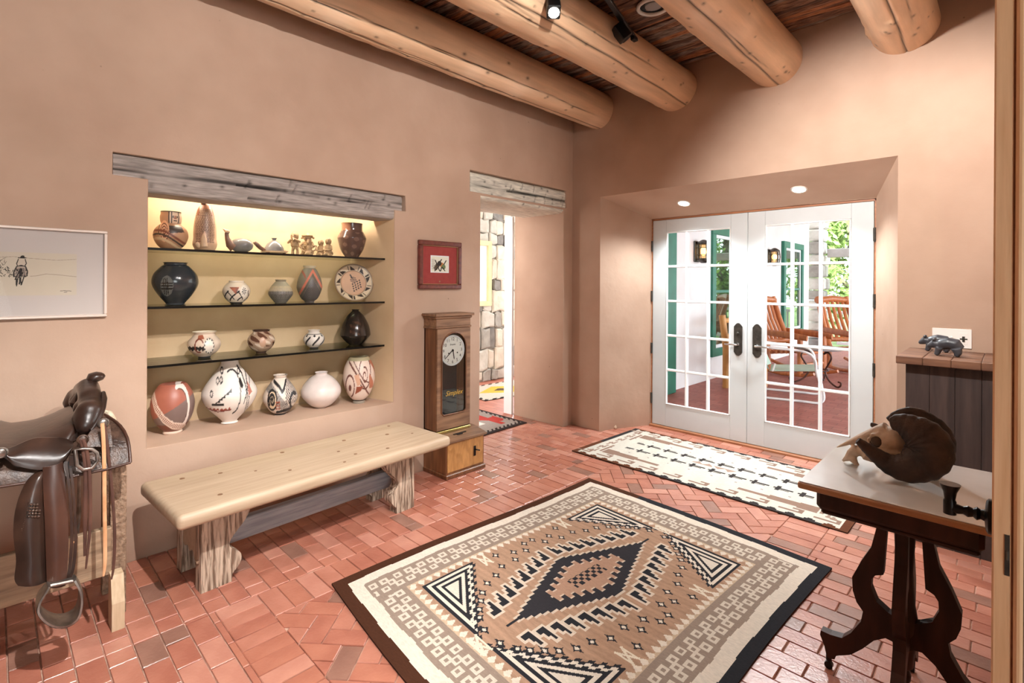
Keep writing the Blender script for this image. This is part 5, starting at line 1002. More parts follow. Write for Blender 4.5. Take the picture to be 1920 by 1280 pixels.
# stirrup
loop = [(139, 1083), (149, 1102), (151, 1124), (144, 1148), (126, 1161), (104, 1163), (84, 1154), (71, 1138), (74, 1120), (85, 1104), (92, 1094)]
LP = crom([list(onx(u, v, -2.405)) for u, v in loop], 44); st_ = MB(); Wd = 0.050
for i in range(43):
    pass
T_ = []
for i in range(44):
    a = LP[max(i - 1, 0)]; b = LP[min(i + 1, 43)]; t = Vector(b - a).normalized(); nrm = Vector((0, -t.z, t.y)); w = Wd * (0.55 + 0.45 * math.sin(PI * i / 43)); p = Vector(LP[i]); T_.append([p + Vector((w, 0, 0)) + nrm * .004, p + nrm * .007, p - Vector((w, 0, 0)) + nrm * .003, p - Vector((w, 0, 0)) - nrm * .003, p - nrm * .0045, p + Vector((w, 0, 0)) - nrm * .003, p + Vector((w, 0, 0)) + nrm * .003])
st_.grid(T_).add(T_[0][:6], [(0, 1, 2, 3, 4, 5)]).add(T_[-1][:6], [(5, 4, 3, 2, 1, 0)]); sp = st_.build('stirrup', 'aged_steel', sd, smooth=50)
MB().beam(onx(86, 1098, -2.41), onx(141, 1086, -2.41), .03, .012, .004).build('stirrup_bolt', 'aged_steel', sp)
# rigging ring, conchos and thongs
rg = [(860, 930), (880, 1110), (950, 1160), (1050, 1140), (1115, 1060), (1110, 970), (1050, 925), (950, 920)]
MB().tube([cr5(a, b, -2.455) for a, b in rg], .0065, 10, closed=True).build('rigging_ring', 'aged_steel', sd, smooth=70)
MB().sheet([[tuple(cr5(a, b, -2.46)) for a in (790, 860)] for b in (1000, 1060, 1115)], (-.012, 0, 0)).build('rigging_strap', 'leather', sd)
for a, b, x in ((945, 815, -2.488), (1180, 625, -2.545), (10, 965, -2.470)):
    q = cr5(a, b, x); cn_ = MB().lathe([(.019, 0), (.019, .004), (.015, .008), (.013, .006), (.005, .010)], (q.x, q.y, q.z), 20, R=Matrix.Rotation(PI / 2, 3, 'Y')); cn_.build('concho', 'leather_tool' if b == 815 else 'aged_steel', sd, smooth=40)
def thong(pts, w, m, x=-2.462):
    C_ = crom([list(onx(u, v, x + (i * .0015))) for i, (u, v) in enumerate(pts)], 30); MB().tube([tuple(p) for p in C_], [w * (1 - .55 * max(0, i - 22) / 8) for i in range(30)], 8, flat=0.4, fdir=(0, 1, 0)).build('thong', m, sd, smooth=50)
thong([(152, 824), (157, 840), (161, 880), (160, 960), (159, 1042)], .0075, 'thong'); thong([(156, 824), (163, 846), (168, 890), (169, 980), (161, 1066)], .0055, 'thong', -2.456); thong([(192, 793), (195, 850), (196, 940), (197, 1045), (194, 1080)], .0062, 'rawhide', -2.49); thong([(196, 796), (203, 850), (210, 920), (215, 1000), (213, 1060), (209, 1086)], .0052, 'thong', -2.494)
# far side fender (seen below the skirt as a dark strap)
MB().box(XC - .30, XC - .29, 0.15, 0.24, 0.36, 0.70).build('far_fender', 'leather', sd); MB().tube([onx(149, 880, -2.75), onx(148, 935, -2.75), onx(148, 960, -2.75), onx(147, 1000, -2.75)], [.006, .006, .008, .002], 8).build('cinch_tongue', 'aged_steel', sd)
# stand
sn = empty('saddle_stand', (XC, 0.05, 0), 'rustic wooden rack with a wide lower board under the saddle', 'stand')
pf = onz(236, 1146, 0); MB().box(-2.735, -2.690, pf.y - 0.055, pf.y, 0, 0.66, ch=.003).build('post', 'stand_post', sn); MB().box(-2.95, -2.905, pf.y - 0.055, pf.y, 0, 0.66, ch=.003).build('post', 'stand_post', sn)
for yy in (-0.32,): MB().box(-2.735, -2.69, yy, yy + .055, 0, .66, ch=.003).build('post', 'stand_post', sn); MB().box(-2.95, -2.905, yy, yy + .055, 0, .66, ch=.003).build('post', 'stand_post', sn)
MB().box(-2.98, -2.62, -0.34, pf.y - 0.002, 0.66, 0.70, ch=.006).build('top_rail', 'stand_wood', sn)
bd0, bd1 = onx(209, 988, -2.66), onx(209, 1075, -2.66); MB().box(-2.688, -2.655, -0.34, bd0.y, bd1.z, bd0.z, ch=.003).build('lower_board', 'stand_wood', sn); MB().ball((-2.6545, bd0.y - .02, bd1.z + .04), .004, 8).build('nail', 'black_iron', sn)
ft = onz(207, 1178, 0); h_ = onx(212, 1078, -2.61).z
for yy in (ft.y - 0.0, -0.33): MB().prism([(-2.66, yy, 0), (-2.572, yy, 0), (-2.572, yy, h_ * .52), (-2.605, yy, h_), (-2.66, yy, h_)], (0, 0.042, 0)).build('foot', 'stand_pale', sn)

# ---------------------------------------------------------------- side table with marble top
mat('top_edge', (160, 112, 78), (184, 136, 98), rough=0.4, scale=5, stretch=(1, 8, 8)); mat('marble', (214, 214, 212), (226, 227, 226), rough=0.18, scale=4, spec=1.0, detail=6); mat('walnut', (44, 25, 19), (66, 38, 28), rough=0.5, scale=5, stretch=(4, 4, 1), spec=0.3)
TX0, TX1, TY0, TY1, TZ = -0.512, -0.028, 1.905, 2.49, 0.75; tcx, tcy = (TX0 + TX1) / 2 + 0.02, (TY0 + TY1) / 2
tb = empty('parlor_table', (tcx, tcy, 0), 'dark walnut parlor table with scroll-cut legs and a pale stone top', 'table')
MB().cbox(((TX0 + TX1) / 2, tcy, TZ - .0015), (TX1 - TX0 - .008, TY1 - TY0 - .008, .003), None, .001).build('polished_top', 'marble', tb)
MB().cbox(((TX0 + TX1) / 2, tcy, TZ - .0141), (TX1 - TX0, TY1 - TY0, .0222), None, .007, seg=3).build('top_board', 'top_edge', tb, smooth=40)
ap = MB(); g_ = .045; ap.box(TX0 + g_, TX1 - .02, TY0 + g_, TY1 - g_, .655, .7255, ch=.012).box(TX0 + g_ + .012, TX1 - .03, TY0 + g_ + .012, TY1 - g_ - .012, .640, .657, ch=.006); ap.build('apron', 'walnut', tb)
def lc(a, b): q = ony(1380 + a / 3.692, 960 + b / 3.692, 2.165); return (q.x, q.z)
outl = [(990, 160), (975, 290), (940, 400), (870, 480), (810, 570), (815, 650), (840, 720), (885, 780), (870, 840), (800, 905), (740, 930), (660, 905), (595, 875), (590, 900), (620, 970), (635, 1030), (655, 1050), (690, 1055), (700, 1035), (800, 1035), (880, 1005), (960, 960), (1040, 950), (1110, 985), (1160, 985), (1160, 840), (1110, 830), (1060, 800), (980, 730), (940, 640), (945, 590), (970, 570), (1025, 570), (1045, 350), (1060, 180)]
LGP = [lc(*q) for q in outl]; pcx = lc(1165, 800)[0]
zmin = min(p[1] for p in LGP)
prof = [(pcx - p[0], max(p[1], 0.0) if True else 0) for p in LGP]; zs = (0.645 - 0.045) / (prof[0][1] - zmin); prof = [(r, 0.045 + (z - zmin) * zs) for r, z in [(pcx - p[0], p[1]) for p in LGP]]
px_, py_ = pcx, 2.165
for k_, ang in enumerate((PI, 0, -PI / 2, PI / 2)):
    dr_ = Vector((math.cos(ang), math.sin(ang), 0)); sd_ = Vector((-dr_.y, dr_.x, 0)) * .0175; f = 1.0 if k_ < 2 else 0.9
    lg = MB().prism([Vector((px_, py_, 0)) + dr_ * (r * f) - sd_ + UP * z for r, z in prof], sd_ * 2).build('leg', 'walnut', tb)
    rt = max(r for r, z in prof if z < .12) * f - .025; q = Vector((px_, py_, 0)) + dr_ * rt
    MB().tube([q + UP * .047, q + UP * .030], .010, 10).tube([q + UP * .0135 - sd_ * .5, q + UP * .0135 + sd_ * .5], .0135, 14).build('caster', 'black_iron', lg, smooth=40)
MB().lathe([(.018, .12), (.026, .13), (.028, .17), (.034, .2), (.020, .22), (.032, .25), (.036, .30), (.030, .34), (.024, .45), (.030, .58), (.040, .62), (.040, .642)], (px_, py_, 0), 20).lathe([(.004, .06), (.018, .08), (.02, .1), (.012, .121)], (px_, py_, 0), 16).build('centre_post', 'walnut', tb, smooth=40)

# ---------------------------------------------------------------- ram skull
mat('bone', (178, 150, 124), (216, 192, 166), rough=0.6, scale=14, bump=0.3, bscale=30); mat('socket_shade', (70, 52, 40), (96, 74, 58), rough=0.8, scale=12); mat('horn', (34, 24, 20), (64, 45, 34), rough=0.6, scale=16, stretch=(1, 1, 1), bump=0.7, bscale=34, bdist=0.01)
def c8(a, b, y): return ony(1400 + a / 3.764, 600 + b / 3.764, y)
rs = empty('ram_skull', (-0.27, 2.21, TZ), 'ram skull with thick curled dark horns resting on the pale table top', 'skull')
SY = 2.215
def c9(a, b, y): return ony(1540 + a / 5.82, 740 + b / 5.82, y)
KP = 1 / 3150.0
def chain(mb, pts, rad, y, flat=1.0, n=14): mb.tube([c9(a, b, y) for a, b in pts], [r * KP for r in rad], n, flat=flat, fdir=(0, 0, 1))
sb = MB(); chain(sb, ((720, 360), (580, 410), (430, 470), (300, 520), (165, 574)), (66, 56, 44, 26, 7), SY, 1.9); sb.ball(c9(770, 500, SY), (.050, .058, .050), 16)
chain(sb, ((760, 520), (620, 545), (500, 580), (410, 620)), (118, 108, 84, 60), SY, 1.25); chain(sb, ((820, 520), (860, 580), (880, 640)), (80, 66, 40), SY, 1.3)
for yo in (-.036, .036):
    chain(sb, ((400, 600), (330, 640), (290, 690), (225, 722)), (66, 54, 40, 12), SY + yo * .5, .8); chain(sb, ((560, 610), (660, 625), (780, 640), (900, 640), (940, 655)), (30, 24, 24, 22, 14), SY + yo * 1.45, .8); chain(sb, ((340, 690), (380, 750), (420, 768)), (50, 30, 12), SY + yo * .7, .6); chain(sb, ((460, 660), (540, 700), (605, 745)), (50, 36, 14), SY + yo * .7, .6)
    for k_ in range(9): t = 2 * PI * k_ / 9; sb.ball(c9(600 + 82 * math.cos(t), 512 + 82 * math.sin(t), SY + yo * 1.28), .0085, 8)
o = sb.build('cranium', 'bone', rs); remesh(o, 0.0042, 4)
for v_ in o.data.vertices:
    if v_.co.z < 0.002: v_.co.z = 0.002
for sgn in (-1, 1): q = c9(600, 512, SY + sgn * .047); MB().ball((q.x, q.y - sgn * .004, q.z), (.0205, .012, .0215), 16).build('eye_socket', 'socket_shade', rs, smooth=60)  # solid dark balls fill the sockets, the hollows' shade put into their colour
HR = [60, 110, 150, 200, 222, 222, 205, 165, 120, 92, 70, 52, 34]
HPT = [(760, 330), (850, 325), (960, 370), (1090, 470), (1165, 600), (1165, 740), (1080, 850), (930, 905), (770, 880), (640, 800), (530, 700), (450, 620), (395, 560)]
def horn(path, rad, ya, yb, nm='horn'):
    n = len(path); C_ = crom([list(c9(a, b, ya + (yb - ya) * (i / (n - 1)) ** 1.2)) for i, (a, b) in enumerate(path)], 120); R_ = np.interp(np.linspace(0, 1, 120), np.linspace(0, 1, n), rad) * KP * .97; R_ = R_ * (1 + .022 * np.sin(np.arange(120) * 1.1)); z = min(p[2] - r for p, r in zip(C_, R_))
    lift = TZ + .004 - z; w = np.clip((TZ + .20 - C_[:, 2]) / .16, 0, 1) if lift > 0 else np.clip((TZ + .12 - C_[:, 2]) / .12, 0, 1) * (1 if ya < SY else 0); C_[:, 2] += lift * w
    MB().tube([tuple(p) for p in C_], list(R_), 22, flat=.62, fdir=None).build(nm, 'horn', rs, smooth=50)
horn(HPT, HR, SY - .045, SY - .115)
horn([(760, 320), (860, 255), (990, 225), (1130, 290), (1260, 420), (1310, 580), (1270, 720), (1150, 800), (980, 760), (820, 620), (690, 470), (600, 380), (545, 350)], [70, 90, 96, 110, 126, 132, 120, 100, 84, 70, 56, 46, 30], SY + .05, SY + .13)

# ---------------------------------------------------------------- corner cabinet, bears, switch plate, pebble
mat('old_plank', (44, 34, 32), (68, 54, 50), rough=0.65, scale=4, stretch=(8, 8, 0.7), contrast=(0.3, 0.7), bump=0.2); mat('old_top', (92, 62, 46), (124, 88, 66), rough=0.55, scale=4, stretch=(1, 8, 8), bump=0.2)
CZ = 1.021; cb = empty('corner_cabinet', (-0.22, 3.85, 0), 'tall dark plank cabinet in the corner with the carved bears on top', 'cabinet')
for i in range(4): a = -0.458 + i * .118; MB().box(a + .0006, a + .1174, 3.545, 4.088, CZ - .042, CZ, ch=.003).build('top_board', 'old_top', cb)
cx0 = -0.418
for i in range(4): a = cx0 + i * .105; MB().box(a + .0005, a + .1045, 3.585, 3.61, 0.0, CZ - .042, ch=.002).build('front_board', 'old_plank', cb)
for i in range(4): a = 3.612 + i * .118; MB().box(cx0 + .001, cx0 + .024, a + .0005, a + .1175, 0.0, CZ - .042, ch=.002).build('side_board', 'old_plank', cb)
MB().box(-.022, -.001, 3.612, 4.08, 0, CZ - .042).build('side_board', 'old_plank', cb); MB().box(cx0 + .03, -.03, 3.612, 4.08, 0.02, .05).build('bottom_board', 'old_plank', cb)
mat('dark_stone', (42, 44, 50), (70, 72, 78), rough=0.4, scale=12)
def bear(name, label, u0, u1, yv, hdir):
    a = ony(u0, 660, yv); b = ony(u1, 660, yv); Lb = abs(b.x - a.x); mb = MB(); z0 = CZ
    def P(s, dy, z): return Vector((a.x + Lb * s, yv + dy * Lb, z0 + z * Lb))
    mb.tube([P(.28, 0, .36), P(.42, 0, .42), P(.58, 0, .47), P(.76, 0, .44), P(.90, 0, .28)], [.15 * Lb, .19 * Lb, .21 * Lb, .22 * Lb, .15 * Lb], 14); mb.tube([P(.30, 0, .40), P(.18, 0, .42), P(.07, 0, .34), P(.01, 0, .30)], [.16 * Lb, .15 * Lb, .09 * Lb, .045 * Lb], 12)
    for sy in (-.11, .11):
        mb.tube([P(.34, sy, .30), P(.30, sy, .14), P(.26, sy, .045)], [.11 * Lb, .085 * Lb, .07 * Lb], 10).tube([P(.80, sy, .30), P(.84, sy, .14), P(.80, sy, .045)], [.15 * Lb, .11 * Lb, .075 * Lb], 10).ball(P(.20, sy, .58), .06 * Lb, 8)
    o = mb.build(name, 'dark_stone'); remesh(o, 0.0035, 4); bm = np.array([v.co.z for v in o.data.vertices]).min(); o.location.z += CZ - (o.location.z + bm) + .0005; tag(o, label, 'carving', 'carved bears on the cabinet')
bear('bear_carving', 'dark stone bear carving standing in front on the corner cabinet', 1738, 1808, 3.74, -1); bear('bear_carving', 'dark stone bear carving half hidden behind the other one', 1722, 1786, 3.95, -1)
sp0, sp1 = ony(1748, 614, YB), ony(1822, 654, YB); sw = empty('switch_plate', ((sp0.x + sp1.x) / 2, YB, sp1.z), 'white wall switch plate above the corner cabinet', 'switch')
mat('switch_white', (238, 234, 228), rough=0.4); MB().box(sp0.x, sp1.x, YB - .006, YB - .0005, sp1.z, sp0.z, ch=.002).build('plate', 'switch_white', sw)
for i, f in enumerate((.2, .5, .8)):
    x = sp0.x + (sp1.x - sp0.x) * f; zc = (sp0.z + sp1.z) / 2
    if i < 2: MB().cbox((x, YB - .009, zc), (.010, .010, .022), Matrix.Rotation(.3, 3, 'X'), .002).build('toggle', 'switch_white', sw)
    else: MB().box(x - .020, x + .020, YB - .0075, YB - .0055, zc - .035, zc + .035, ch=.001).build('dimmer', 'switch_white', sw); MB().box(x - .017, x + .017, YB - .012, YB - .0075, zc - .004, zc + .002).box(x - .006, x + .006, YB - .011, YB - .0075, zc - .018, zc + .014).build('slider', 'dark_bronze', sw)
q = onz(1153, 804, 0); o = MB().ball((q.x, q.y, .016), (.019, .017, .018), 12).ball((q.x + .006, q.y, .03), .009, 8).build('stone_knob', 'bone', None, smooth=70); tag(o, 'tiny pale stone on the floor at the foot of the recess', 'stone')

# ---------------------------------------------------------------- ceiling fixtures
emit('lamp_glow', (1.0, 0.93, 0.80), 60.0); emit('can_glow', (1.0, 0.93, 0.80), 9.0); mat('fixture_white', (226, 222, 216), rough=0.4); mat('speaker_grey', (150, 146, 142), rough=0.6)
tr = empty('track_light', (-1.80, 2.8, 3.05), 'black ceiling track with spotlight heads between the log beams', 'light')
ta, tb_ = onz(1192, 76, 3.13), onz(1060, -120, 3.13); MB().beam(ta, tb_, .034, .022, .003).build('track', 'black_metal', tr)
hA = onz(1170, 68, 3.04); dA = Vector((0.45, 0.55, -0.75)).normalized()
def head(pos, aim, track_pt, name, lit):
    d = (Vector(aim) - Vector(pos)).normalized(); R_ = d.to_track_quat('Z', 'Y').to_matrix(); p = Vector(pos); mb = MB()
    mb.cbox(p - d * .03, (.075, .075, .11), R_, .006); h = mb.build('spot_head', 'black_metal', tr)
    MB().tube([p - d * .04 + Vector((0, 0, .03)), Vector((p.x, p.y, track_pt.z - .02)) * .5 + Vector(track_pt) * .5, Vector(track_pt)], .008, 8).cbox(Vector(track_pt) - Vector((0, 0, .022)), (.05, .05, .03), None, .004).build('bracket', 'black_metal', h)
    MB().lathe([(.030, 0), (.028, .003)], p + d * .0265, 20, R=R_).build('lens', 'lamp_glow' if lit else 'dark_inside', h)
AIM1 = (-0.3, 0.7, 0.2); L1 = onz(1038, 20, 2.93)
head(hA, (-0.9, 4.097, 1.2), (ta + (tb_ - ta) * .06), 'a', False); head(L1, AIM1, ta + (tb_ - ta) * .62, 'b', True)
light('spot_rug', 'SPOT', tuple(L1 + (Vector(AIM1) - L1).normalized() * .05), (-1.6, 1.5, 0.0), 62, WARM, spot_size=math.radians(76), spot_blend=0.5, shadow_soft_size=0.025)
# further heads of the track system over the camera's side
tr2 = empty('track_light', (-0.25, 0.4, 3.05), 'black ceiling track with spotlight heads overhead, outside the picture', 'light'); tr_keep = tr; tr = tr2
MB().beam((-0.25, -0.3, 3.13), (-0.25, 1.6, 3.13), .034, .022, .003).build('track', 'black_metal', tr2)
for (p_, aim, pw, ss) in (((-0.42, 0.48, 2.80), (-2.40, 0.62, 0.1), 335, 64), ((-0.22, 1.2, 2.72), (-3.16, 1.3, 2.4), 150, 105), ((-0.75, 2.2, 2.85), (-0.50, 4.1, 1.55), 215, 98)):
    head(p_, aim, Vector((-0.25 if p_[0] > -.5 else p_[0], p_[1], 3.13)), 'c', True); d = (Vector(aim) - Vector(p_)).normalized(); light('spot_niche_wall', 'SPOT', tuple(Vector(p_) + d * .05), aim, pw, WARM, spot_size=math.radians(ss), spot_blend=0.75, shadow_soft_size=0.02)
cs_ = onz(1225, 12, 3.245); spk = empty('ceiling_speaker', (cs_.x, cs_.y, 3.235), 'round white-rimmed ceiling fixture beside the spotlight track', 'ceiling fixture')
MB().tube([(cs_.x + .098 * math.cos(t), cs_.y + .098 * math.sin(t), 3.243) for t in np.linspace(0, 2 * PI, 36, endpoint=False)], .013, 10, closed=True).build('rim', 'fixture_white', spk, smooth=60); MB().lathe([(.092, 3.262), (.092, 3.25), (.06, 3.258)], (cs_.x, cs_.y, 0), 32).build('baffle', 'black_metal', spk); MB().lathe([(.055, 3.256), (.053, 3.243), (.02, 3.238)], (cs_.x, cs_.y, 0), 28).build('cone', 'speaker_grey', spk, smooth=50)
# recessed lights in the sloping soffit of the door recess
sl_ = (2.262 - 2.075) / (YD - 0.01 - (YB - 0.02)); nrm = Vector((0, -sl_, -1)).normalized()
for i, (u, v, lb) in enumerate(((1282, 381, 'left round recessed downlight in the soffit over the white doors'), (1498, 355, 'right round recessed downlight in the soffit over the white doors'))):
    r_ = _ray(u, v); t_ = (2.262 - sl_ * (0 - YB + .02) - CAM_H) / (r_.z + sl_ * r_.y); q = Vector((0, 0, CAM_H)) + r_ * t_; y, z = q.y, q.z
    R_ = nrm.to_track_quat('Z', 'Y').to_matrix(); g_ = empty('recessed_light', (q.x, y, z), lb, 'light', 'recessed downlights'); P_ = Vector((q.x, y, z))
    MB().tube([P_ + R_ @ Vector((.052 * math.cos(t), .052 * math.sin(t), 0)) for t in np.linspace(0, 2 * PI, 32, endpoint=False)], .007, 8, closed=True).build('trim_ring', 'fixture_white', g_, smooth=60); MB().lathe([(.049, 0.001), (.048, .003)], P_, 28, R=R_).build('lens', 'can_glow', g_)
    light('recess_downlight', 'SPOT', tuple(P_ + nrm * .012), tuple(P_ + Vector((0, -.28, -1))), 118, (.93, 1, 1.02), spot_size=math.radians(140), spot_blend=0.7, shadow_soft_size=0.045)
# ---------------------------------------------------------------- room beyond the doorway
def brickmat(name, c1, c2, mortar, scale, rough=0.5):
    m, nt, p, N, K = _mat(name); p.inputs['Roughness'].default_value = rough
    tc = N('ShaderNodeTexCoord'); b = N('ShaderNodeTexBrick'); b.inputs['Color1'].default_value = L4(*c1); b.inputs['Color2'].default_value = L4(*c2); b.inputs['Mortar'].default_value = L4(*mortar); b.inputs['Scale'].default_value = scale; b.inputs['Mortar Size'].default_value = 0.012; b.inputs['Brick Width'].default_value = 0.5; b.inputs['Row Height'].default_value = 0.25
    K(tc.outputs['Object'], b.inputs['Vector']); K(b.outputs['Color'], p.inputs['Base Color'])
brickmat('far_brick', (178, 104, 84), (192, 122, 100), (150, 100, 84), 2.9); brickmat('porch_brick', (158, 92, 82), (176, 110, 98), (136, 84, 76), 2.6, 0.6)
tag(MB().box(-5.9, XL - 0.69, 1.2, 7.6, -0.02, 0.0).build('floor_beyond', 'far_brick'), 'brick floor of the bright room beyond the doorway', 'floor', kind='structure')
SX = -5.45
mat('mortar_grey', (150, 144, 134), (180, 172, 160), rough=0.95, scale=20, bump=0.5)
sw_ = tag(MB().box(SX - .4, SX, 3.2, 5.66, 0, 3.0).build('wall_stone', 'mortar_grey'), 'stacked field-stone wall in the room beyond the doorway', 'wall', kind='structure')
for i, (a, b) in enumerate((((190, 184, 172), (214, 208, 198)), ((150, 144, 136), (176, 170, 160)), ((206, 194, 176), (224, 214, 198)), ((120, 116, 112), (150, 146, 140)))): mat('stone%d' % i, a, b, rough=0.9, scale=7, bump=0.6, bscale=14, contrast=(.3, .7), bdist=0.02)
z = 0.0; rr = random.Random(21); zrow = []
rowz = [0.0]
while rowz[-1] < 2.7: rowz.append(rowz[-1] + rr.choice((.12, .17, .24, .30, .20)))
for ri in range(len(rowz) - 1):
    y = 4.15 + rr.uniform(-.1, .1)
    while y < 5.64:
        w = rr.uniform(.10, .27); y2 = min(y + w, 5.655)
        if 5.655 - y2 < .08: y2 = 5.655
        za, zb_ = rowz[ri], rowz[ri + 1]; j = lambda s=.028: rr.uniform(-s, s); g = .010
        base_ = [(y + g, za + g + j()), ((y + y2) / 2 + j(), za + g * .5 + j(.02)), (y2 - g, za + g + j()), (y2 - g * .6, (za + zb_) / 2 + j()), (y2 - g, zb_ - g + j()), ((y + y2) / 2 + j(), zb_ - g * .5 + j(.02)), (y + g, zb_ - g + j()), (y + g * .6, (za + zb_) / 2 + j())]
        base_ = [(a, max(b, .004)) for a, b in base_]; cy_, cz_ = (y + y2) / 2, (za + zb_) / 2; t = rr.uniform(.03, .07); n = 8
        vs = [(SX - .01, a, b) for a, b in base_] + [(SX + t * .7, a, b) for a, b in base_] + [(SX + t + j(.008), cy_ + (a - cy_) * .84, cz_ + (b - cz_) * .84) for a, b in base_]
        fs = [tuple(2 * n + k for k in range(n))]
        for k in range(n): q = (k + 1) % n; fs += [(k, q, n + q, n + k), (n + k, n + q, 2 * n + q, 2 * n + k)]
        MB().add(vs, fs).build('stone', 'stone%d' % rr.choice((0, 0, 1, 2, 2, 3)), sw_); y = y2
mb = MB(); mb.box(SX - .2, SX, 1.2, 3.2, 0, 3.0).box(SX - .2, SX, 6.9, 7.6, 0, 3.0).box(SX - .2, SX, 5.66, 6.9, 2.5, 3.0).box(SX - .2, SX, 5.66, 6.9, 0, .12)
tag(mb.build('wall_beyond', 'white_plaster'), 'white wall with a tall bright window in the room beyond', 'wall', kind='structure')
tag(MB().box(SX, XL - .68, 7.4, 7.6, 0, 3.0).build('wall_beyond_end', 'white_plaster'), 'white end wall of the room beyond the doorway', 'wall', kind='structure'); tag(MB().box(SX, XL - .68, 1.2, 1.4, 0, 3.0).build('wall_beyond_side', 'white_plaster'), 'white side wall of the room beyond the doorway', 'wall', kind='structure')
tag(MB().box(XL - .85, XL - .679, 4.4, 7.6, 0, 3.0).build('wall_wing', 'white_plaster'), 'white wall dividing the room beyond from the porch', 'wall', kind='structure')
tag(MB().box(SX - .4, XL - .68, 1.2, 7.6, 3.0, 3.1).build('ceiling_beyond', 'white_plaster'), 'white ceiling of the room beyond the doorway', 'ceiling', kind='structure')
tag(MB().box(XL - .80, XL - .680, 3.925, 3.956, 0, 2.14, ch=.004).build('trim_2', 'bright_white'), 'white post at the far edge of the doorway', 'trim', kind='structure')
light('room_beyond_fill', 'AREA', (-4.5, 1.5, 1.7), (-4.9, 5.0, 1.2), 62, (1, .98, .95), shape='RECTANGLE', size=1.4, size_y=1.6)  # added fill lamp to brighten the stone wall; this side wall has no window
light('room_beyond_window', 'AREA', (-5.40, 6.25, 1.4), (-3.6, 4.2, .5), 42, (1, .99, .97), shape='RECTANGLE', size=1.0, size_y=2.2)
# pale framed picture on the stone wall
mat('cream_frame', (226, 206, 150), (236, 218, 168), rough=0.5, scale=5)
a, b = onx(893, 450, SX + .08), onx(919, 573, SX + .08); pf_ = empty('framed_mirror', (SX + .09, (a.y + b.y) / 2, b.z), 'pale yellow framed panel hanging on the stone wall beyond', 'picture'); frame4(pf_, 'frame', 'cream_frame', SX + .075, SX + .115, a.y - .25, b.y, b.z, a.z, .07); MB().box(SX + .075, SX + .085, a.y - .2, b.y - .05, b.z + .05, a.z - .05).build('panel', 'bright_white', pf_)
# doorway rugs
def rugA(x, y):
    c = np.ones(x.shape + (3,)) * np.array(lin((150, 138, 130))); e = np.minimum(.45 - np.abs(x), .6 - np.abs(y)); c[e < .05] = lin((52, 44, 42)); c[(e > .05) & (e < .09) & ((np.floor((x + y) / .04) % 2) < 1)] = lin((52, 44, 42)); c[(np.abs(x + .1 * np.sin(y * 12)) < .10) & (e > .12)] = lin((170, 60, 52)); c[(np.abs(y) < .10) & (np.abs(x) < .16)] = lin((222, 206, 196)); c[(np.abs(np.abs(y) - .3) < .05) & (np.abs(x) < .3)] = lin((168, 62, 54)); return c
def rugB(x, y):
    c = np.ones(x.shape + (3,)) * np.array(lin((206, 196, 182))); e = np.minimum(.5 - np.abs(x), .6 - np.abs(y)); c[(e < .05) & ((np.floor((x + y) / .07) % 2) < 1)] = lin((60, 54, 52)); c[(np.abs(x) / .3 + np.abs(y) / .42 < 1)] = lin((222, 178, 76)); c[(np.abs(x) / .3 + np.abs(y) / .42 < .35)] = lin((90, 76, 62)); return c
rug('doorway_rug', 'red, grey and black patterned rug lying in the doorway beside the clock', [(-4.30, 2.98), (-3.47, 2.98), (-3.50, 3.80), (-4.30, 3.82)], .9, 1.2, .012, rugA, wave=.002)
rug('far_rug', 'pale rug with a yellow centre in front of the stone wall', [(-5.25, 4.25), (-4.50, 4.15), (-4.38, 5.25), (-5.20, 5.35)], 1.0, 1.2, .014, rugB, wave=.002, seed=8)
mat('dark_furn', (70, 50, 40), (96, 72, 58), rough=.6, scale=6); g_ = empty('low_chest', (-5.1, 5.95, 0), 'small brown chest by the bright window in the far room', 'chest'); MB().box(-5.3, -4.95, 5.80, 6.2, .06, .62, ch=.01).build('body', 'dark_furn', g_); MB().box(-5.32, -4.93, 5.78, 6.22, .62, .66, ch=.008).build('lid', 'dark_furn', g_)
for a in (-5.28, -4.99):
    for b in (5.82, 6.16): MB().box(a, a + .03, b, b + .03, 0, .06).build('foot', 'dark_furn', g_)

# ---------------------------------------------------------------- porch
tag(MB().box(-3.25, 4.0, YD + .10, 13.4, -.10, -0.002).build('floor_porch', 'porch_brick'), 'pinkish brick porch floor outside the white doors', 'floor', kind='structure')
PW = -3.215
tag(MB().box(PW - .25, PW, YD + .12, 12.75, 0, 3.2).build('wall_porch', 'white_plaster'), 'white stucco porch wall with lanterns and green-framed windows', 'wall', kind='structure')
mat('porch_ceiling', (176, 128, 104), (200, 152, 126), rough=.7, scale=5, stretch=(8, .8, 8)); pcg = tag(MB().box(PW - .3, 4.0, YD + .12, 12.6, 2.92, 3.0).build('ceiling_porch', 'porch_ceiling'), 'reddish board ceiling of the porch', 'ceiling', kind='structure')
for i in range(6): MB().box(PW, 4.0, 5.6 + i * 1.25, 5.72 + i * 1.25, 2.80, 2.918, ch=.01).build('rafter', 'porch_ceiling', pcg)
def green_window(name, y0, y1, z0, z1, label):
    w = empty(name, (PW, (y0 + y1) / 2, z0), label, 'window', kind='structure'); frame4(w, 'casing', 'green_paint', PW + .001, PW + .06, y0, y1, z0, z1, .12, .004); frame4(w, 'sash', 'bright_white', PW + .001, PW + .03, y0 + .12, y1 - .12, z0 + .12, z1 - .12, .05, .002)
    MB().box(PW + .001, PW + .012, y0 + .17, y1 - .17, z0 + .17, z1 - .17).build('pane', 'window_dark', w); MB().box(PW + .001, PW + .028, y0 + .15, y1 - .15, (z0 + z1) / 2 - .02, (z0 + z1) / 2 + .02).build('meeting_rail', 'green_paint', w)
mat('window_dark', (120, 140, 120), rough=0.02, spec=1.0, metal=0.85)
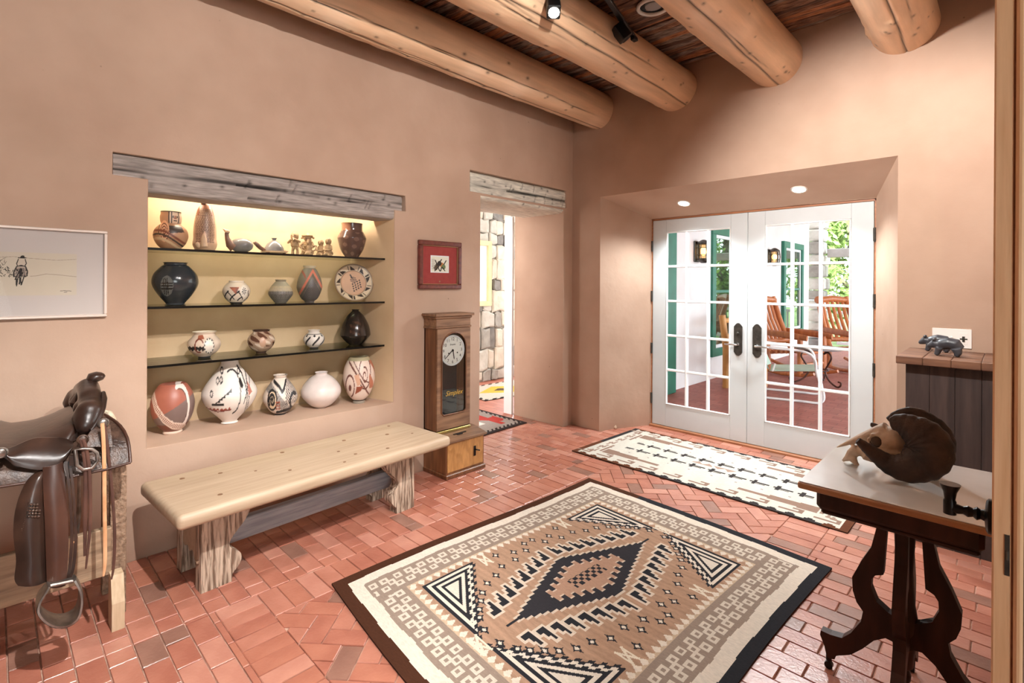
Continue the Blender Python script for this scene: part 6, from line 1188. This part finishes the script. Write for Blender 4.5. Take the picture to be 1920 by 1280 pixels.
green_window('window_2', 7.49, 8.45, .34, 2.30, 'green framed porch window seen through the left door'); green_window('window_3', 10.83, 12.15, .40, 2.29, 'green framed porch window seen through the right door')
gd = empty('trim_3', (PW, 6.1, 0), 'dark green door casing on the porch wall, left edge of the glass', 'door casing', kind='structure'); MB().box(PW + .001, PW + .08, 5.86, 6.30, 0.0, 2.5, ch=.005).build('casing', 'green_paint', gd)
emit('lantern_glow', (1.0, .55, .20), 5.0); glassmat('amber_glass', (1.0, .80, .52))
def lantern(y, z, label):
    g = empty('wall_lantern', (PW, y, z - .15), label, 'lantern', 'porch wall lanterns'); MB().box(PW + .001, PW + .02, y - .08, y + .08, z - .15, z + .15, ch=.01).build('back_plate', 'dark_bronze', g)
    c = (PW + .11, y, z); MB().lathe([(.085, .10), (.09, .12), (.05, .15), (.02, .165)], c, 16).lathe([(.03, -.165), (.07, -.14), (.085, -.12), (.085, -.10)], c, 16).build('cap', 'dark_bronze', g, smooth=40)
    cg = MB()
    for k in range(8): t = 2 * PI * k / 8; cg.tube([(c[0] + .085 * math.cos(t), y + .085 * math.sin(t), z - .11), (c[0] + .10 * math.cos(t), y + .10 * math.sin(t), z), (c[0] + .085 * math.cos(t), y + .085 * math.sin(t), z + .11)], .005, 6)
    for zz in (-.05, .05): cg.tube([(c[0] + .098 * math.cos(t), y + .098 * math.sin(t), z + zz) for t in np.linspace(0, 2 * PI, 20, endpoint=False)], .004, 6, closed=True)
    cg.build('cage', 'dark_bronze', g); MB().tube([(c[0], y, z - .10), (c[0], y, z + .10)], .066, 18).build('glass_chimney', 'amber_glass', g, smooth=40); MB().ball(c, (.045, .045, .06), 14).build('bulb', 'lantern_glow', g, smooth=70)
    MB().beam((PW + .015, y, z + .13), (PW + .11, y, z + .14), .03, .02).build('arm', 'dark_bronze', g)
lantern(7.04, 1.89, 'caged bronze wall lantern seen through the left white door'); lantern(10.07, 1.94, 'caged bronze wall lantern seen through the right white door')
# stone pillar, beam, railing
pl_ = empty('stone_pillar', (-3.0, 13.05, 0), 'rough grey stone porch pillar at the end of the white wall', 'pillar'); rr = random.Random(5); z = 0.0
while z < 2.95:
    h = rr.uniform(.16, .30); y = 12.80
    while y < 13.25: w = rr.uniform(.18, .3); MB().cbox((-3.12 + rr.uniform(-.02, .02), y + w / 2, z + h / 2), (.34 + rr.uniform(-.04, .04), w - .015, h - .015), Matrix.Rotation(rr.uniform(-.03, .03), 3, 'X'), .035).build('stone', 'stone%d' % rr.choice((0, 1, 3)), pl_); y += w
    z += h
mat('weather_beam', (176, 172, 166), (200, 196, 190), rough=.7, scale=4); tag(MB().box(-2.92, 4.0, 13.0, 13.2, 2.05, 2.24, ch=.01).build('porch_beam', 'weather_beam'), 'grey horizontal porch beam beside the stone pillar', 'beam')
rl = empty('porch_railing', (0, 13.1, 0), 'white railing along the far edge of the porch', 'railing')
for zz in (.80, .12): MB().box(-2.74, 4.0, 13.07, 13.13, zz, zz + .06).build('rail', 'bright_white', rl)
for i in range(44): MB().box(-2.68 + i * .15, -2.645 + i * .15, 13.085, 13.115, .18, .80).build('baluster', 'bright_white', rl)
for x in (.2, 3.0): pass
# rocking chairs
mat('log_wood', (166, 92, 46), (204, 126, 70), rough=.4, scale=5, stretch=(5, 5, 1), contrast=(.3, .7), coat=.2)
def rocker(loc, rz, label):
    g = empty('rocking_chair', loc, label, 'chair', 'log rocking chairs on the porch', rz); B_ = lambda n, m: m.build(n, 'log_wood', g, smooth=50, local=True)
    for s in (-1, 1):
        x = s * .30; B_('rocker', MB().tube([(x, -.62, .13), (x, -.35, .055), (x, 0, .032), (x, .35, .055), (x, .52, .10)], [.026, .03, .032, .03, .024], 10))
        B_('leg', MB().tube([(x, .30, .055), (x, .30, .62)], [.042, .040], 10)); B_('leg', MB().tube([(x, -.22, .05), (x, -.24, .40)], .04, 10)); B_('back_post', MB().tube([(x * .95, -.22, .34), (x * .92, -.42, .80), (x * .88, -.56, 1.22)], [.045, .045, .042], 10)); B_('arm', MB().tube([(x * 1.05, .42, .62), (x * 1.08, .1, .645), (x * 1.0, -.38, .66)], [.042, .055, .045], 10, flat=.5))
    for y, z in ((.30, .38), (-.2, .34), (.3, .2)): B_('stretcher', MB().tube([(-.3, y, z), (.3, y, z)], .028, 8))
    for i in range(7): y = .32 - i * .085; B_('seat_slat', MB().tube([(-.29, y, .42 - .012 * i), (.29, y, .42 - .012 * i)], .036, 8, flat=.7))
    B_('top_rail', MB().tube([(-.30, -.55, 1.16), (0, -.575, 1.19), (.30, -.55, 1.16)], [.05, .062, .05], 10)); B_('bottom_rail', MB().tube([(-.28, -.29, .50), (.28, -.29, .50)], .04, 10))
    for i in range(5): x = -.19 + i * .095; B_('back_slat', MB().tube([(x, -.30, .51), (x, -.46, .85), (x, -.555, 1.15)], .030, 8, flat=.7))
    return g
rocker((-2.48, 9.0, 0), math.radians(-108), 'orange log rocking chair closest to the white porch wall'); rocker((-1.83, 10.05, 0), math.radians(-130), 'orange log rocking chair farther right with its arm toward the door edge')
# wooden chair glimpsed through the left door
wc = empty('porch_chair', (-2.80, 8.2, 0), 'yellowish wooden chair back seen through the left white door', 'chair'); mat('yellow_wood', (190, 130, 60), (214, 156, 84), rough=.5, scale=5)
qq = onx(1361, 700, -2.80); 
for dy in (0, .5): MB().tube([(-2.80, qq.y + dy, 0.0), (-2.80, qq.y + dy, .55), (-2.84, qq.y + dy - .04, 1.0)], .045, 10).build('back_post', 'yellow_wood', wc, smooth=50)
for zz in (.92, .70): MB().tube([(-2.83, qq.y, zz), (-2.83, qq.y + .5, zz)], .035, 8).build('rail', 'yellow_wood', wc, smooth=50)
MB().box(-2.80, -2.42, qq.y + .0, qq.y + .5, .42, .46, ch=.01).build('seat', 'yellow_wood', wc)
for dy in (.02, .48): MB().tube([(-2.45, qq.y + dy, 0), (-2.45, qq.y + dy, .42)], .035, 8).build('leg', 'yellow_wood', wc, smooth=50)
# scroll-legged side table
t0 = Vector((-1.98, 8.35, 0)); it = empty('iron_table', t0, 'small round porch table on scrolled iron legs', 'table'); mat('slate', (120, 112, 110), (146, 138, 134), rough=.5, scale=8); mat('rust_iron', (64, 40, 32), (90, 58, 46), rough=.5, metal=.5, scale=20)
MB().lathe([(.30, 0), (.31, .012), (.30, .03)], t0 + Vector((0, 0, .50)), 36).build('table_top', 'slate', it, smooth=40)
for k in range(3):
    an = math.radians(-30 + 120 * k); d = Vector((math.cos(an), math.sin(an), 0)); C_ = crom([(.10, .44), (.17, .47), (.22, .40), (.17, .30), (.12, .20), (.18, .08), (.30, .012), (.36, .03), (.37, .075), (.33, .085)], 36)
    MB().tube([t0 + d * a + UP * b for a, b in C_], .012, 8).tube([t0 + d * .10 + UP * .44, t0 + d * .15 + UP * .505], .011, 8).build('leg', 'rust_iron', it, smooth=50)
MB().tube([t0 + Vector((.13 * math.cos(t), .13 * math.sin(t), .20)) for t in np.linspace(0, 2 * PI, 24, endpoint=False)], .009, 8, closed=True).build('ring', 'rust_iron', it, smooth=50)
# shell-back metal chair
gc = Vector((-1.98, 7.1, 0)); gch = empty('metal_lawn_chair', gc, 'pale green metal lawn chair on white tube runners', 'chair', rz=math.radians(-75)); mat('mint', (170, 196, 176), (182, 206, 188), rough=.4, scale=5); mat('white_tube', (228, 226, 222), rough=.35)
P = [[(-.26 + .52 * i / 8, .26 - .50 * j / 8, .40 - .035 * math.sin(PI * i / 8) - .04 * j / 8) for i in range(9)] for j in range(9)]; MB().sheet(P, (0, 0, -.012)).build('seat', 'mint', gch, smooth=60, local=True)
P = [[((-.26 + .52 * i / 8) * (1 - .25 * (j / 8) ** 4), -.24 - .20 * j / 8 - .04 * math.sin(PI * i / 8), .37 + .48 * j / 8 - .06 * abs(i - 4) / 4 * (j / 8) ** 3) for i in range(9)] for j in range(9)]; MB().sheet(P, (0, -.012, 0)).build('backrest', 'mint', gch, smooth=60, local=True)
for s in (-1, 1):
    x = s * .30; C_ = crom([(x * .9, -.33, .66), (x, -.2, .64), (x, .12, .62), (x, .24, .54), (x, .27, .36), (x, .34, .12), (x, .30, .022), (x, .1, .018), (x, -.35, .018)], 44); MB().tube([tuple(p) for p in C_], .015, 8).build('runner_tube', 'white_tube', gch, smooth=60, local=True)
MB().tube([(-.3, -.35, .018), (.3, -.35, .018)], .015, 8).build('cross_tube', 'white_tube', gch, local=True); MB().tube([(-.3, .27, .36), (.3, .27, .36)], .012, 8).tube([(-.3, -.2, .36), (.3, -.2, .36)], .012, 8).build('seat_tube', 'white_tube', gch, local=True)
# garden
mat('grass', (96, 116, 60), (130, 146, 84), rough=.95, scale=3); tag(MB().box(-14, 12, 13.4, 40, -.5, -.1).build('ground', 'grass'), 'green ground beyond the porch', 'ground', kind='structure')
for i, (a, b) in enumerate((((86, 116, 46), (140, 168, 82)), ((110, 140, 62), (178, 200, 120)), ((66, 96, 44), (120, 148, 80)))):
    mat('leaf%d' % i, a, b, rough=.6, scale=2.5); M['leaf%d' % i].node_tree.nodes['Principled BSDF'].inputs['Transmission Weight'].default_value = 0.0
mat('bark', (92, 78, 66), (126, 110, 96), rough=.9, scale=8, stretch=(4, 4, 1), bump=.6)
def tree(x, y, h, r, seed, mi, label, cz=.62, n=5200):
    g = empty('garden_tree', (x, y, -.1), label, 'tree', 'garden trees beyond the porch'); k = np.random.default_rng(seed)
    t = MB().tube([(x, y, -.1), (x + .1, y, h * .3), (x - .05, y + .1, h * .6), (x, y, h * .85)], [.16, .12, .09, .03], 10)
    for q in range(7): a = k.uniform(0, 6.28); z = h * k.uniform(.3, .7); t.tube([(x, y, z), (x + math.cos(a) * r * .4, y + math.sin(a) * r * .4, z + h * .1), (x + math.cos(a) * r * .8, y + math.sin(a) * r * .8, z + h * .18)], [.06, .04, .015], 6)
    t.build('trunk', 'bark', g, smooth=60)
    cl = k.normal(size=(40, 3)); cl /= np.linalg.norm(cl, axis=1)[:, None]; cl *= (k.uniform(.35, 1, 40) ** .5)[:, None] * np.array((r, r, h * .42)); i = k.integers(0, 40, n); c = np.array((x, y, h * cz)) + cl[i] + k.normal(size=(n, 3)) * r * .16
    s = k.uniform(.035, .075, n)[:, None]; a = k.normal(size=(n, 3)); a /= np.linalg.norm(a, axis=1)[:, None]; b = np.cross(a, k.normal(size=(n, 3))); b /= np.linalg.norm(b, axis=1)[:, None]
    v = np.stack([c - a * s * 1.5, c - b * s * .6, c + a * s * 1.5, c + b * s * .6], 1).reshape(-1, 3) - np.array((x, y, -.1)); me = bpy.data.meshes.new('foliage'); me.from_pydata(v.tolist(), [], np.arange(4 * n).reshape(-1, 4).tolist()); me.materials.append(M['leaf%d' % mi]); o = link_mesh('foliage', me, g); o['kind'] = 'stuff'
tree(-2.9, 15.6, 4.2, 1.1, 1, 1, 'pale green leafy tree just behind the stone pillar', .5, 9000); tree(0.0, 16.0, 4.6, 1.2, 2, 0, 'mid green tree straight beyond the porch railing', .5, 7000); tree(3.9, 17, 4.6, 1.3, 3, 1, 'bright green tree right of the porch view', .5); tree(-6.2, 20, 6.0, 1.7, 4, 2, 'dark green tree far behind at the left', .5); tree(-1.6, 20.5, 7.0, 1.7, 6, 2, 'tall dark tree at the back of the garden', .5, 8000)
